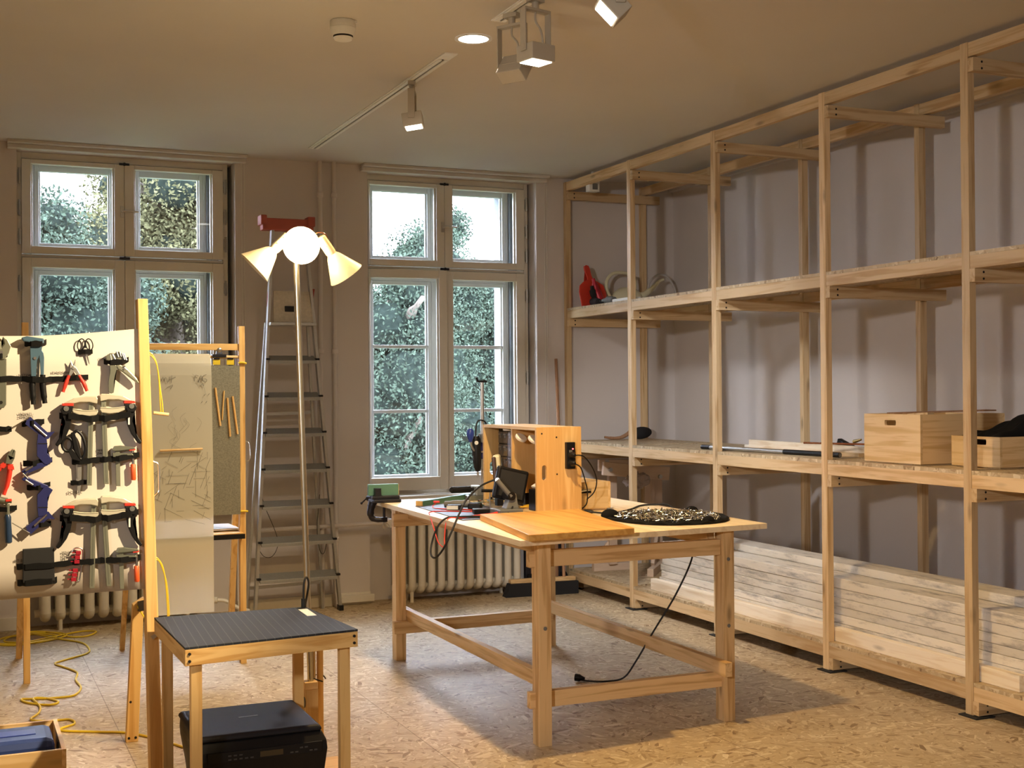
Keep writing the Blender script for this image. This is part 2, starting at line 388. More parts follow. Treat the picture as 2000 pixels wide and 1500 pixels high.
def hinge(mb, x, y, z):
    mb.cyl((x, y, z-.055), (x, y, z+.055), .008, n=8); mb.box(x-.012, y+.004, z-.04, x+.012, y+.012, z+.04)
def sash(x0, x1, z0, z1, st, y0, y1, pane_x, bars=(), pivot=None, ang=0):
    """casement outline x0..x1,z0..z1 with stile widths st=(l,r,b,t); returns frame MB and glass MB"""
    f = MB(); l, r, b_, t = st
    f.box(x0, y0, z0, x0+l, y1, z1); f.box(x1-r, y0, z0, x1, y1, z1)
    f.box(x0+l, y0, z0, x1-r, y1, z0+b_); f.box(x0+l, y0, z1-t, x1-r, y1, z1)
    for z in bars: f.box(x0+l, y0+.006, z-.013, x1-r, y1-.006, z+.013)
    ym = (y0+y1)/2
    f.box(x0+l, ym-.004, z0+b_, x0+l+.012, y1-.006, z1-t); f.box(x1-r-.012, ym-.004, z0+b_, x1-r, y1-.006, z1-t)
    g = MB(); g.box(x0+l-.004, ym-.002, z0+b_-.004, x1-r+.004, ym+.002, z1-t+.004)
    if ang:
        R = Matrix.Translation(V(pivot)) @ Matrix.Rotation(ang, 4, 'Z') @ Matrix.Translation(-V(pivot))
        for q in (f, g): bmesh.ops.transform(q.bm, matrix=R, verts=q.bm.verts)
    return f, g
def window(idx, a, b, oa, ob, ul, ur, zb, open_left):
    """double (inner + outer) box window; ul/ur: glass openings (x0,x1) of the inner upper casements"""
    root = MB(); f = .035
    y0, y1 = 9.335, 9.40
    root.box(a, y0+.01, SILL, a+f, y1, HEAD); root.box(b-f, y0+.01, SILL, b, y1, HEAD)
    root.box(a+f, y0+.01, HEAD-.045, b-f, y1, HEAD); root.box(a+f, y0+.01, SILL, b-f, y1, SILL+.03)
    root.box(a+f, y0+.015, 2.545, b-f, y1, 2.565)
    w = root.build('window_%d' % idx, PAINTW, bevel=.003, loc=((a+b)/2, y0, SILL)); struct(w)
    mid = (ul[1]+ur[0])/2
    for nm, (g0, g1), left in (('l', ul, True), ('r', ur, False)):
        lo, hi = (a+f, mid-.001) if left else (mid+.001, b-f)
        fr, gl = sash(lo, hi, 2.57, HEAD-.05, (g0-lo, hi-g1, 2.62-2.57, HEAD-.05-3.19), y0-.01, y0+.045, None)
        c = fr.build('casement', PAINTW, w, bevel=.003); gl.build('pane', GLASS, c)
        ang = open_left if left else 0
        fr, gl = sash(lo, hi, SILL+.032, 2.54, (g0-lo, hi-g1, .10, .065), y0-.01, y0+.045, None, pivot=(lo, y0-.01, 0), ang=ang)
        c = fr.build('casement', PAINTW, w, bevel=.003); gl.build('pane', GLASS, c)
    # outer sashes, white, lit by the sky
    oul, our = (oa+.045, mid-.052+.0), (mid+.09, ob-.045)
    fo = MB(); fo.box(oa, 9.50, SILL+.05, oa+.02, 9.57, 3.22); fo.box(ob-.02, 9.50, SILL+.05, ob, 9.57, 3.22)
    fo.box(oa+.02, 9.505, 2.47, ob-.02, 9.565, 2.63); fo.box(mid-.05, 9.50, SILL+.05, mid+.09, 9.565, 2.47); fo.box(mid-.05, 9.50, 2.63, mid+.09, 9.565, 3.22)
    fo.box(oa+.02, 9.50, SILL+.05, ob-.02, 9.57, SILL+.07)
    fo.build('outer_frame', OUTW, w, bevel=.003)
    for lo, hi in ((oa+.021, mid-.051), (mid+.091, ob-.021)):
        fr, gl = sash(lo, hi, 2.632, 3.218, (.03, .03, .03, .05), 9.50, 9.55, None); c = fr.build('outer_casement', OUTW, w, bevel=.003); gl.build('pane', GLASS, c)
        fr, gl = sash(lo, hi, SILL+.072, 2.468, (.03, .03, .07, .03), 9.50, 9.55, None, bars=(1.95, 1.44)); c = fr.build('outer_casement', OUTW, w, bevel=.003); gl.build('pane', GLASS, c)
    # white box lining between the two sashes
    ln = MB(); ln.box(a+f, 9.402, SILL+.02, a+f+.012, 9.50, HEAD-.045); ln.box(b-f-.012, 9.402, SILL+.02, b-f, 9.50, HEAD-.045)
    ln.box(a+f, 9.402, SILL, b-f, 9.50, SILL+.03); ln.box(a+f, 9.402, 3.215, b-f, 9.46, HEAD-.04)
    ln.build('box_lining', OUTW, w)
    # handle on the upper mullion, latch plates, hinges
    h = MB(); h.box(mid-.028, y0-.018, 2.845, mid-.004, y0-.01, 2.925); h.cyl((mid-.016, y0-.01, 2.885), (mid-.016, y0-.05, 2.885), .009, n=10)
    h.tube([(mid-.016, y0-.05, 2.885), (mid+.03, y0-.055, 2.885), (mid+.09, y0-.05, 2.884)], .008)
    h.build('window_handle', STEEL, w, smooth=True)
    for z in (HEAD-.048, 2.556):
        q = MB(); q.box(mid-.035, y0-.014, z-.008, mid+.035, y0+.002, z+.008); q.cyl((mid, y0-.02, z), (mid, y0-.01, z), .012, n=10); q.build('latch_plate', IRON, w)
    for x in (a+.02, b-.022):
        for z in (2.68, 2.88, 3.10, 2.36, 1.7, 1.1):
            q = MB(); hinge(q, x, y0-.018, z); q.build('hinge', ALU, w)
    return w
window(1, W[0][0], W[0][1]-.03, WO[0][0], WO[0][1], (.48, 1.033), (1.17, 1.718), .8, 0)
window(2, W[1][0], W[1][1]-.02, WO[1][0], WO[1][1], (2.91, 3.457), (3.59, 4.138), .8, math.radians(-5))
for i, (a, b) in enumerate(W):
    m = MB(); m.box(a-.0, 9.16, SILL-.03, b, YN+.01, SILL+.002); struct(m.build('trim_%d' % (4+i), PAINTW, bevel=.006))
# blind cords beside the windows
for x, who in ((1.905, 'left'), (4.335, 'right')):
    m = MB(); m.tube([(x, 9.205, 3.26), (x+.002, 9.207, 2.2), (x, 9.205, 1.0), (x+.012, 9.2, .95), (x+.022, 9.205, 1.0), (x+.02, 9.207, 2.2), (x+.022, 9.205, 3.26)], .0022, n=6)
    tag(m.build('blind_cord', WHITEP), 'thin looped blind cord hanging right of the %s window' % who, 'cord', 'blind cords')
# heating pipes
for x, who in ((2.478, 'left'), (2.585, 'right')):
    p = thing('heating_pipe', '%s one of the two white vertical heating pipes between the windows' % who, 'pipe', (x, 9.16, 0), 'vertical heating pipes')
    m = MB(); m.cyl((x, 9.165, .0), (x, 9.165, CZ), .017, n=14); m.build('pipe', WALL, p, smooth=True)
    for z in (3.06, 1.9, .5):
        m = MB(); m.lathe((x, 9.165, z-.02), (0,0,1), [(.019, 0), (.024, .008), (.024, .032), (.019, .04)], n=14); m.box(x-.006, 9.18, z-.006, x+.006, YF, z+.006); m.build('pipe_clip', WALL, p)
p = thing('radiator_pipe', 'white horizontal feed pipe running to the radiator behind the vise', 'pipe', (2.7, 9.16, .61))
m = MB(); m.tube([(2.0, 9.14, .60), (2.5, 9.13, .605), (2.95, 9.13, .61), (3.01, 9.16, .612)], .015); m.build('pipe', WALL, p, smooth=True)
m = MB(); m.lathe((2.95, 9.13, .61), (1, 0, 0), [(.02, 0), (.03, .01), (.03, .05), (.022, .06)], n=16); m.lathe((2.975, 9.12, .61), (0, -1, 0), [(.028, 0), (.036, .012), (.036, .05), (.03, .06)], n=18); m.build('valve', WHITEP, p, smooth=True)

def radiator(x0, n, label, dx=.06):
    r = thing('radiator', label, 'radiator', (x0+n*dx/2, 9.17, 0), 'cast-iron radiators')
    for k in range(n):
        x = x0+dx*(k+.5); m = MB()
        prof = []
        for yy in (9.095, 9.235):
            m.tube([(x, yy, .12), (x, yy, .70)], dx*.36, n=12, spline=False)
        m.tube([(x, 9.095, .70), (x, 9.11, .735), (x, 9.165, .75), (x, 9.22, .735), (x, 9.235, .70)], dx*.37, n=12)
        m.tube([(x, 9.095, .13), (x, 9.11, .10), (x, 9.165, .085), (x, 9.22, .10), (x, 9.235, .13)], dx*.38, n=12)
        m.box(x-.007, 9.10, .13, x+.007, 9.23, .70)
        m.build('radiator_column', RADW, r, smooth=True)
    for z in (.11, .715):
        m = MB(); m.cyl((x0-.02, 9.165, z), (x0+n*dx+.02, 9.165, z), .026, n=12); m.build('header_pipe', RADW, r, smooth=True)
    for k in (1, n-2):
        x = x0+dx*(k+.5)
        for yf in (9.10, 9.23):
            m = MB(); m.cyl((x, yf, 0), (x, yf, .1), .014, n=10); m.build('foot', RADW, r)
    return r
radiator(.50, 12, 'cream cast-iron column radiator under the left window', .094)
radiator(3.035, 13, 'cream cast-iron column radiator under the right window behind the workbench', .079)
m = MB(); m.tube([(1.70, 9.13, .12), (1.76, 9.12, .11), (1.84, 9.1, .06), (1.92, 9.1, .03)], .014); m.cyl((1.66, 9.14, .12), (1.70, 9.13, .12), .024, n=12)
tag(m.build('pipe_bend', WHITEP, smooth=True), 'short white pipe bend at the right foot of the left radiator', 'pipe')

# ------------------------------------------------------------------ outside: ground, trees
m = MB(); m.box(-60, YO+.0, -5.4, 60, 80, -5.2); struct(m.build('ground', plain('grass', (.10, .13, .06), .9, noise=.3, scale=3)))
LEAFS = []
for nm, c in (('leaf_green', (.034, .050, .036)), ('leaf_olive', (.060, .060, .030)), ('leaf_dark', (.028, .040, .034))):
    mm, nt, b = new_mat(nm); b.inputs['Roughness'].default_value = .7; b.inputs['Specular IOR Level'].default_value = .05
    g = N(nt, 'ShaderNodeNewGeometry'); hs = N(nt, 'ShaderNodeHueSaturation'); hs.inputs['Color'].default_value = rgba(c)
    mr = N(nt, 'ShaderNodeMapRange'); mr.inputs['To Min'].default_value = .7; mr.inputs['To Max'].default_value = 1.4
    nt.links.new(g.outputs['Random Per Island'], mr.inputs['Value']); nt.links.new(mr.outputs[0], hs.inputs['Value']); nt.links.new(hs.outputs[0], b.inputs['Base Color'])
    LEAFS.append(mm)
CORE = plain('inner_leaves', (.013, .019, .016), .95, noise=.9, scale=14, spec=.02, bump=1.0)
BARK = plain('bark', (.12, .10, .08), .9, noise=.4, scale=12)
def tree(x, y, top, rad, mat, label, seed, n=60000, low=-1.5):
    rng = np.random.default_rng(seed)
    t = thing('tree', label, 'tree', (x, y, -5.2), 'trees outside the windows')
    m = MB(); m.tube([(x, y, -5.2), (x+.1, y, -2), (x-.1, y+.1, top-2.2), (x, y, top-.8)], [.26, .24, .2, .17, .12, .08, .05], n=10)
    for k in range(9):
        a = rng.uniform(0, 2*PI); z = rng.uniform(low, top-1.5); L_ = rad*rng.uniform(.6, .95)
        m.tube([(x, y, z), (x+math.cos(a)*L_*.5, y+math.sin(a)*L_*.5, z+.5), (x+math.cos(a)*L_, y+math.sin(a)*L_, z+.75)], [.09, .06, .03], n=6)
    m.build('trunk', BARK, t, smooth=True)
    # leaf clusters on lumpy clumps, each with a dense inner mass
    K = 90; cc = []
    while len(cc) < K:
        p = rng.uniform(-1, 1, 3)
        if np.dot(p, p) < 1: cc.append(p)
    cc = np.array(cc); zc = (top+low)/2; hz = (top-low)/2
    C = np.stack([x+cc[:,0]*rad*.85, y+cc[:,1]*rad*.85, zc+cc[:,2]*hz*.88], 1)
    R_ = rng.uniform(.3, .6, K)*(1+.12*max(0, rad-1.5)*2)
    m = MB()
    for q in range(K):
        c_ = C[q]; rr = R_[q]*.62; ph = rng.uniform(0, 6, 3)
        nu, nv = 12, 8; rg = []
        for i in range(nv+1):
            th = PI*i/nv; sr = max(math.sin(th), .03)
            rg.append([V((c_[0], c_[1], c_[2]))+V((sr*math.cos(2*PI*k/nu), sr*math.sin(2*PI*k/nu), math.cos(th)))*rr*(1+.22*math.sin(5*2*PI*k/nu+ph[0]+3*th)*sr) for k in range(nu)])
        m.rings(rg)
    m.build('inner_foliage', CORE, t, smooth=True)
    idx = rng.integers(0, K, n); d = rng.normal(size=(n, 3)); d /= np.linalg.norm(d, axis=1)[:, None]
    P = C[idx] + d*(R_[idx]*rng.uniform(.70, 1.12, n))[:, None]
    s = rng.uniform(.015, .032, n)*(1+.35*max(0, rad-1.5))
    u = rng.normal(size=(n, 3)); u /= np.linalg.norm(u, axis=1)[:, None]
    v = np.cross(u, rng.normal(size=(n, 3))); v /= np.linalg.norm(v, axis=1)[:, None]
    a = P - u*s[:, None]; b_ = P + v*(s*.55)[:, None]; c_ = P + u*s[:, None]; e = P - v*(s*.55)[:, None]
    vt = np.stack([a, b_, c_, e], 1).reshape(-1, 3) - np.array((x, y, -5.2))
    me = bpy.data.meshes.new('foliage'); me.vertices.add(4*n); me.vertices.foreach_set('co', vt.ravel())
    me.loops.add(4*n); me.loops.foreach_set('vertex_index', np.arange(4*n)); me.polygons.add(n)
    me.polygons.foreach_set('loop_start', np.arange(0, 4*n, 4)); me.polygons.foreach_set('loop_total', np.full(n, 4)); me.update(calc_edges=True)
    me.materials.append(mat); o = bpy.data.objects.new('foliage', me); COL.objects.link(o); o.parent = t
tree(.80, 13.8, 3.80, 1.4, LEAFS[0], 'leafy green tree seen through the left half of the left window', 1, n=190000)
tree(2.9, 18.2, 5.5, 2.0, LEAFS[1], 'olive-tinged tree seen through the right half of the left window', 2, n=230000)
tree(2.2, 26.0, 5.5, 3.6, LEAFS[2], 'dark tree standing behind the others beyond the left window', 5, low=-3.4, n=150000)
tree(4.62, 14.0, 3.45, .75, LEAFS[0], 'small tree showing at the left edge of the right window', 9, low=-3, n=110000)
tree(6.62, 17.8, 4.75, 1.35, LEAFS[0], 'green tree rising highest between the panes of the right window', 3, low=-3, n=200000)
tree(10.0, 21.5, 4.6, 1.5, LEAFS[2], 'dark green tree seen through the right panes of the right window', 4, low=-3.4, n=90000)
tree(8.4, 29.5, 4.7, 4.2, LEAFS[2], 'dark tree standing behind the others beyond the right window', 6, low=-5.0, n=160000)
# ------------------------------------------------------------------ timber rack along the right wall
PY = [3.60, 4.735, 5.845, 6.975, 8.10, 9.155]
XF, XBK = 4.505, 5.21
rack = thing('storage_rack', 'tall open rack of raw pine battens with three shelf levels filling the right wall', 'rack', (XF+.35, 6.6, 0))
for i, y in enumerate(PY):
    m = MB(); m.box(XF, y, .008, XF+.04, y+.052, 3.275); m.build('front_post', WZ, rack, bevel=.0015)
    m = MB(); m.box(XBK, y+.03, .008, XBK+.05, y+.07, 3.275); m.build('rear_post', WZ, rack, bevel=.0015)
    m = MB(); m.box(XF-.03, y-.05, 0, XF+.09, y+.07, .008); m.build('foot_plate', BLACKM, rack, bevel=.002)
    for z0, z1 in ((.012, .078), (1.042, 1.108), (2.108, 2.174), (3.128, 3.195)):
        m = MB(); m.box(XF, y-.036, z0, XBK+.14, y, z1); m.build('cross_batten', WX, rack, bevel=.0015)
        m = MB()
        for dz in (.016, .048): m.cyl((XF+.055, y-.0362, z0+dz), (XF+.055, y-.0375, z0+dz), .006, n=8); 
        m.build('screw_pair', HDARK, rack)
for z0, z1, zb in ((.078, .148, .167), (1.108, 1.174, 1.194), (2.174, 2.238, 2.256)):
    for a, b in zip(PY[:-1], PY[1:]):
        m = MB(); m.box(XF+.002, a+.053, z0, XF+.042, b-.001, z1); m.build('front_beam', PALE if False else WY, rack, bevel=.0015)
        m = MB(); m.box(XBK+.004, a+.072, z0, XBK+.044, b+.029, z1); m.build('rear_beam', WY, rack, bevel=.0015)
        m = MB(); m.box(XF+.002, a+.053, z1, XBK+.05, b-.001, zb); m.build('shelf_board', OSB, rack)
for a, b in zip(PY[:-1], PY[1:]):
    m = MB(); m.box(XF+.002, a+.053, 3.203, XF+.042, b-.001, 3.272); m.build('top_rail', WY, rack, bevel=.0015)
    m = MB(); m.box(XBK+.004, a+.072, 3.203, XBK+.044, b+.029, 3.272); m.build('top_rail', WY, rack, bevel=.0015)
ZB, ZM, ZU = .167, 1.194, 2.256

# timber stack on the bottom shelf: every plank its own thing
def plank(x0, x1, y0, y1, z0, z1, mat, label, group='weathered planks stacked on the bottom shelf'):
    m = MB(); m.box(x0, y0, z0, x1, y1, z1)
    return tag(m.build('plank', mat, bevel=.003), label, 'plank', group)
plank(4.553, 4.60, 4.49, 7.93, ZB, ZB+.078, PALE, 'clean pale new plank lying on edge along the front of the timber stack', None)
zz = [ZB, .212, .258, .306, .352, .40, .455, .515]
ordn = ('lowest', 'second lowest', 'third lowest', 'middle', 'third highest', 'second highest', 'topmost')
for k in range(7):
    y1 = 7.90 + (.03, .015, -.02, .0, -.03, -.05, -.03)[k]; y0 = 4.1+.05*((k*3) % 4)
    dx = (0, .004, .0, .006, .002, .005, .0)[k]
    plank(4.612+dx, 4.79+dx*.5, y0, y1, zz[k]+.0004, zz[k+1]-.0012, AGED, 'weathered grey-stained plank, %s of the seven front planks in the timber stack' % ordn[k])
for k in range(8):
    z0 = ZB + k*.049
    plank(4.805, 4.985, 4.15+.03*(k % 3), 7.86-.03*(k % 3), z0+.0005, z0+.048, AGED, 'weathered plank in the rear row of the timber stack' if k < 7 else 'weathered plank with a dark knot lying highest along the back of the stack')

# wooden crates on the middle shelf
def crate(x0, x1, y0, y1, z0, h, label, hole_y):
    t = thing('wooden_crate', label, 'crate', ((x0+x1)/2, (y0+y1)/2, z0), 'pine crates on the middle shelf'); th = .015
    z0 += .008
    zc = z0+h*.82; hw, hh = .045, .014
    # front with hand hole
    m = MB()
    m.box(x0, y0, z0, x0+th, hole_y-hw, z0+h); m.box(x0, hole_y+hw, z0, x0+th, y1, z0+h)
    m.box(x0, hole_y-hw, z0, x0+th, hole_y+hw, zc-hh); m.box(x0, hole_y-hw, zc+hh, x0+th, hole_y+hw, z0+h)
    for s in (-1, 1):
        pts = [(x0, hole_y+s*hw, zc-hh), (x0, hole_y+s*(hw-.004), zc-hh), (x0, hole_y+s*(hw-.0005), zc-hh*.5), (x0, hole_y+s*hw, zc)]
        m.prism([(p[0], p[1], p[2]) for p in pts], (th, 0, 0)); m.prism([(p[0], p[1], 2*zc-p[2]) for p in pts], (th, 0, 0))
    m.build('front_panel', CRY, t)
    m = MB(); m.box(x1-th, y0, z0, x1, y1, z0+h); m.build('back_panel', CRY, t)
    m = MB(); m.box(x0+th, y0, z0, x1-th, y0+th, z0+h); m.build('side_panel', CRX, t)
    m = MB(); m.box(x0+th, y1-th, z0, x1-th, y1, z0+h); m.build('side_panel', CRX, t)
    m = MB(); m.box(x0+.02, y0+.02, z0-.008, x1-.02, y1-.02, z0+.006); m.build('base_panel', CRX, t)
    return t
crate(4.548, 5.12, 5.135, 5.575, ZM, .257, 'larger pine crate with a hand hole holding dark boards', 5.365)
crate(4.68, 5.20, 4.725, 5.055, ZM, .150, 'smaller low pine crate heaped with black cloth beside the larger crate', 4.86)
m = MB(); m.beam((4.60, 5.42, 1.462), (5.09, 5.20, 1.475), .15, .006); tag(m.build('board', DARKW), 'thin dark board poking out of the larger crate', 'board')
m = MB(); m.beam((4.62, 5.29, 1.452), (4.64, 5.16, 1.46), .05, .02); tag(m.build('offcut', WX), 'small pine offcut lying on the rim of the larger crate', 'offcut')
# black cloth heap
rng = np.random.default_rng(3); m = MB(); n = 22
vs = []; fs = []
for i in range(n):
    for j in range(n):
        u, v = i/(n-1), j/(n-1); x = 4.70+.48*u; y = 4.74+.30*v
        h = .03+.075*math.exp(-((u-.62)**2*9+(v-.2)**2*4))+.02*math.sin(u*11+v*7)*math.sin(v*9-u*4)+.05*u
        h *= min(1, 6*min(u, 1-u, v, 1-v)+.3)
        vs.append((x, y, 1.325+h))
for i in range(n-1):
    for j in range(n-1): fs.append((i*n+j, (i+1)*n+j, (i+1)*n+j+1, i*n+j+1))
base = len(vs); m.raw(vs, fs)
o = m.build('black_cloth', FABRIC, smooth=True); sm = o.modifiers.new('thickness', 'SOLIDIFY'); sm.thickness = .006
tag(o, 'rumpled black cloth heaped in the smaller crate', 'cloth')
m = MB(); m.tube([(4.95, 4.79, 1.47), (5.0, 4.77, 1.485), (5.05, 4.76, 1.47)], [.018, .034, .03, .02], n=12); tag(m.build('mallet', DARKW, smooth=True), 'rounded dark wooden tool sticking out of the cloth in the smaller crate', 'tool')

# things on the middle shelf
def rodx(name, p, q, r, mat, label, cat, tips=None):
    t = thing(name, label, cat, ((p[0]+q[0])/2, (p[1]+q[1])/2, min(p[2], q[2])-r))
    m = MB(); m.cyl(p, q, r, n=14); m.build('tube', mat, t, smooth=True)
    for a, b, rr, mm in tips or ():
        m = MB(); P, Q = V(p), V(q); m.cyl(P.lerp(Q, a), P.lerp(Q, b), rr, n=12); m.build('end_cap', mm, t, smooth=True)
    return t
rodx('metal_tube', (4.60, 7.26, ZM+.016), (4.70, 5.98, ZM+.016), .0135, ALU, 'shiny metal tube with black end pieces at the front edge of the middle shelf', 'tube', ((-.03, .04, .0155, BLACK), (.62, 1.0, .0155, BLACK)))
rodx('metal_tube', (4.645, 7.22, ZM+.0105), (4.76, 6.30, ZM+.0105), .010, STEEL, 'thinner shiny metal tube lying behind the black-ended tube', 'tube')
m = MB(); m.beam((4.69, 7.25, ZM+.012), (4.83, 5.95, ZM+.012), .04, .022); tag(m.build('batten', WY), 'flat pine batten lying behind the metal tubes', 'batten')
m = MB(); m.beam((4.76, 6.97, ZM+.045), (4.90, 5.70, ZM+.03), .03, .055); tag(m.build('batten', PALE), 'pale batten on edge lying highest behind the metal tubes', 'batten')
m = MB(); m.beam((4.80, 6.3, ZM+.012), (4.96, 5.62, ZM+.012), .05, .024); tag(m.build('batten', WY), 'short pine batten ending beside the larger crate', 'batten')
m = MB(); m.beam((4.86, 7.15, ZM+.016), (5.0, 6.2, ZM+.016), .06, .03); tag(m.build('batten', AGED), 'weathered batten lying at the back of the middle shelf', 'batten')
m = MB(); m.cyl((4.70, 6.32, ZM+.075), (5.02, 5.40, ZM+.08), .006, n=10); tag(m.build('copper_rod', COPPER, smooth=True), 'thin copper rod pointing at the larger crate', 'rod')
t = thing('glue_gun', 'black angular tool lying behind the copper rod on the middle shelf', 'tool', (4.88, 6.22, ZM))
m = MB(); m.obox((4.88, 6.15, ZM+.06), .035, .13, .045, (.35, 0, .1)); m.build('body', BLACK, t, bevel=.006)
m = MB(); m.obox((4.875, 6.24, ZM+.03), .03, .06, .06, (-.4, 0, 0)); m.build('grip', BLACK, t, bevel=.006)
m = MB(); m.cyl((4.89, 6.09, ZM+.085), (4.895, 6.03, ZM+.10), .012, .006, n=10); m.build('nozzle', BRASS, t)
# hand brush on the middle shelf
t = thing('hand_brush', 'dark hand brush with a brown wooden handle lying on the middle shelf', 'brush', (5.0, 9.02, ZM))
m = MB(); m.tube([(4.80, 9.085, ZM+.022), (4.88, 9.07, ZM+.012), (4.95, 9.055, ZM+.022), (5.03, 9.04, ZM+.07)], [.010, .013, .014, .016, .02], n=10); m.build('handle', DARKW, t, smooth=True)
m = MB(); m.ball((5.10, 9.02, ZM+.052), .05, (1.9, .7, 1.0), rot=(0, -.08, -.15)); m.build('bristles', STRAWB, t, smooth=True)

# things on the upper shelf
t = thing('dustpan', 'red dustpan standing upright on the upper shelf against the window wall', 'dustpan', (4.62, 8.92, ZU))
def pt(u, v, w=0):   # dustpan plane leaning back
    return (4.62+u, 8.90+v*.32-w, ZU+.004+v*.95)
out = [(-.105, 0), (.115, 0), (.118, .12), (.105, .175), (.06, .205), (.025, .22), (.012, .26), (.008, .32), (.0, .345), (-.018, .35), (-.03, .34), (-.032, .31), (-.018, .24), (-.02, .22), (-.06, .20), (-.095, .17), (-.108, .12)]
m = MB(); m.prism([pt(*q) for q in out], (0, -.006, .002)); m.build('pan', REDPLAST, t)
m = MB()
for a, b in zip(out[1:8], out[2:9]): m.tube([pt(*a), pt(*b)], .007, n=6)
for a, b in zip(out[10:16], out[11:17]): m.tube([pt(*a), pt(*b)], .007, n=6)
m.tube([pt(*out[16]), pt(*out[0])], .007, n=6)
m.build('rim', REDPLAST, t, smooth=True)
t2 = thing('dustpan_brush', 'red-backed black brush clipped into the red dustpan', 'brush', (4.62, 8.86, ZU))
m = MB(); m.tube([(4.655, 8.872, ZU+.05), (4.625, 8.885, ZU+.15), (4.61, 8.895, ZU+.22)], [.034, .022, .014], n=10); m.build('handle', DKRED, t2, smooth=True)
m = MB(); m.tube([(4.62, 8.868, ZU+.02), (4.60, 8.878, ZU+.10), (4.595, 8.89, ZU+.16)], [.02, .026, .016], n=10); m.build('bristles', STRAWB, t2, smooth=True)
# watering can
t = thing('watering_can', 'cream plastic watering can with a big loop handle on the upper shelf', 'watering can', (4.98, 8.98, ZU))
cx, cy, cz = 4.97, 9.0, ZU
rings = []
for h, rx, ry in ((.0, .12, .085), (.03, .135, .095), (.09, .135, .095), (.125, .115, .085), (.15, .085, .065), (.165, .06, .05), (.168, .03, .025)):
    rings.append([V((cx+math.cos(2*PI*k/28)*rx, cy+math.sin(2*PI*k/28)*ry, cz+h+.0)) for k in range(28)])
m = MB(); m.rings(rings); m.build('body', CREAM, t, smooth=True)
m = MB(); m.tube([(cx-.115, cy, cz+.05), (cx-.175, cy, cz+.12), (cx-.185, cy, cz+.21), (cx-.13, cy, cz+.275), (cx-.03, cy, cz+.285), (cx+.05, cy, cz+.26), (cx+.075, cy, cz+.21), (cx+.07, cy, cz+.145)], .014, n=10); m.build('handle', CREAM, t, smooth=True)
m = MB(); m.tube([(cx+.10, cy, cz+.08), (cx+.17, cy-.01, cz+.12), (cx+.24, cy-.02, cz+.18), (cx+.29, cy-.02, cz+.225), (cx+.33, cy-.02, cz+.24)], [.034, .026, .02, .015, .012, .011], n=12); m.build('spout', CREAM, t, smooth=True)
m = MB(); m.tube([(5.19, 9.05, ZU+.012), (5.19, 9.05, ZU+.12), (5.22, 9.06, ZU+.225), (5.30, 9.06, ZU+.285), (5.385, 9.06, ZU+.265), (5.445, 9.05, ZU+.17), (5.465, 9.05, ZU+.03), (5.44, 9.02, ZU+.012)], .010, n=8)
tag(m.build('hose', HOSE, smooth=True), 'clear grey hose bent into a hoop right of the watering can', 'hose')
m = MB(); m.obox((5.16, 9.02, ZU+.035), .17, .16, .07, (0, 0, .1)); tag(m.build('wooden_tray', DARKW, bevel=.004), 'dark wooden block on the upper shelf below the hose hoop', 'block')
t = thing('work_gloves', 'pair of crumpled dark work gloves at the front edge of the upper shelf', 'gloves', (4.62, 8.75, ZU))
for k, (x, y, a) in enumerate(((4.60, 8.86, .1), (4.63, 8.66, -.12))):
    m = MB(); m.tube([(x, y+.10, ZU+.03), (x+.01, y+.03, ZU+.036), (x, y-.05, ZU+.03), (x+.005, y-.09, ZU+.02)], [.024, .034, .030, .018], n=10)
    for f in range(3): m.tube([(x-.01+.012*f, y-.06, ZU+.026), (x-.02+.018*f, y-.13, ZU+.02)], [.012, .009], n=6)
    m.build('glove', GREYP if k else BLACKM, t, smooth=True)
m = MB(); m.box(4.56, 8.19, ZU, 4.64, 8.49, ZU+.028); tag(m.build('white_box', LABEL, bevel=.003), 'flat white box at the front edge of the upper shelf behind a post', 'box')
# motion detector hung under the ceiling by the rack
t = thing('motion_detector', 'small white motion detector mounted high by the end of the rack', 'detector', (4.575, 8.86, 3.14))
m = MB(); m.box(4.535, 8.80, 3.15, 4.625, 8.87, 3.245); m.cyl((4.58, 8.835, 3.245), (4.58, 8.835, CZ), .012, n=10); m.build('housing', WHITEP, t, bevel=.006)
m = MB(); m.box(4.56, 8.792, 3.165, 4.602, 8.799, 3.21); m.build('lens', GREYP, t)

# wooden trestle standing in the rear bay of the bottom shelf
t = thing('trestle', 'pinkish pine bench vise trestle standing in the far bay of the bottom shelf', 'trestle', (4.95, 8.75, ZB))
def yy(p): return p
m = MB(); m.beam((4.62, 8.78, .985), (5.18, 8.72, .93), .035, .105); m.build('jaw_board', EASEL, t, bevel=.003)
m = MB(); m.beam((4.66, 8.93, 1.0), (5.18, 8.87, .99), .04, .09); m.build('jaw_board', EASEL, t, bevel=.003)
m = MB(); m.box(5.10, 8.84, ZB, 5.19, 8.88, .95); m.box(5.06, 8.80, .5, 5.10, 8.90, .90); m.build('upright', EASELZ, t, bevel=.003)
m = MB(); m.box(4.72, 8.86, ZB+.05, 4.79, 8.90, .96); m.build('upright', EASELZ, t, bevel=.003)
m = MB(); m.beam((4.60, 8.92, ZB+.03), (4.95, 8.88, ZB+.03), .05, .06); m.build('foot', EASEL, t, bevel=.003)
m = MB(); m.beam((4.85, 8.45, ZB+.03), (5.18, 8.84, ZB+.03), .05, .06); m.build('foot', EASEL, t, bevel=.003)
m = MB(); m.beam((4.97, 8.62, ZB+.06), (5.13, 8.82, ZB+.28), .03, .05); m.build('brace', EASEL, t, bevel=.003)
m = MB(); m.beam((4.62, 8.93, ZB+.06), (4.74, 8.89, ZB+.22), .03, .05); m.build('brace', EASEL, t, bevel=.003)
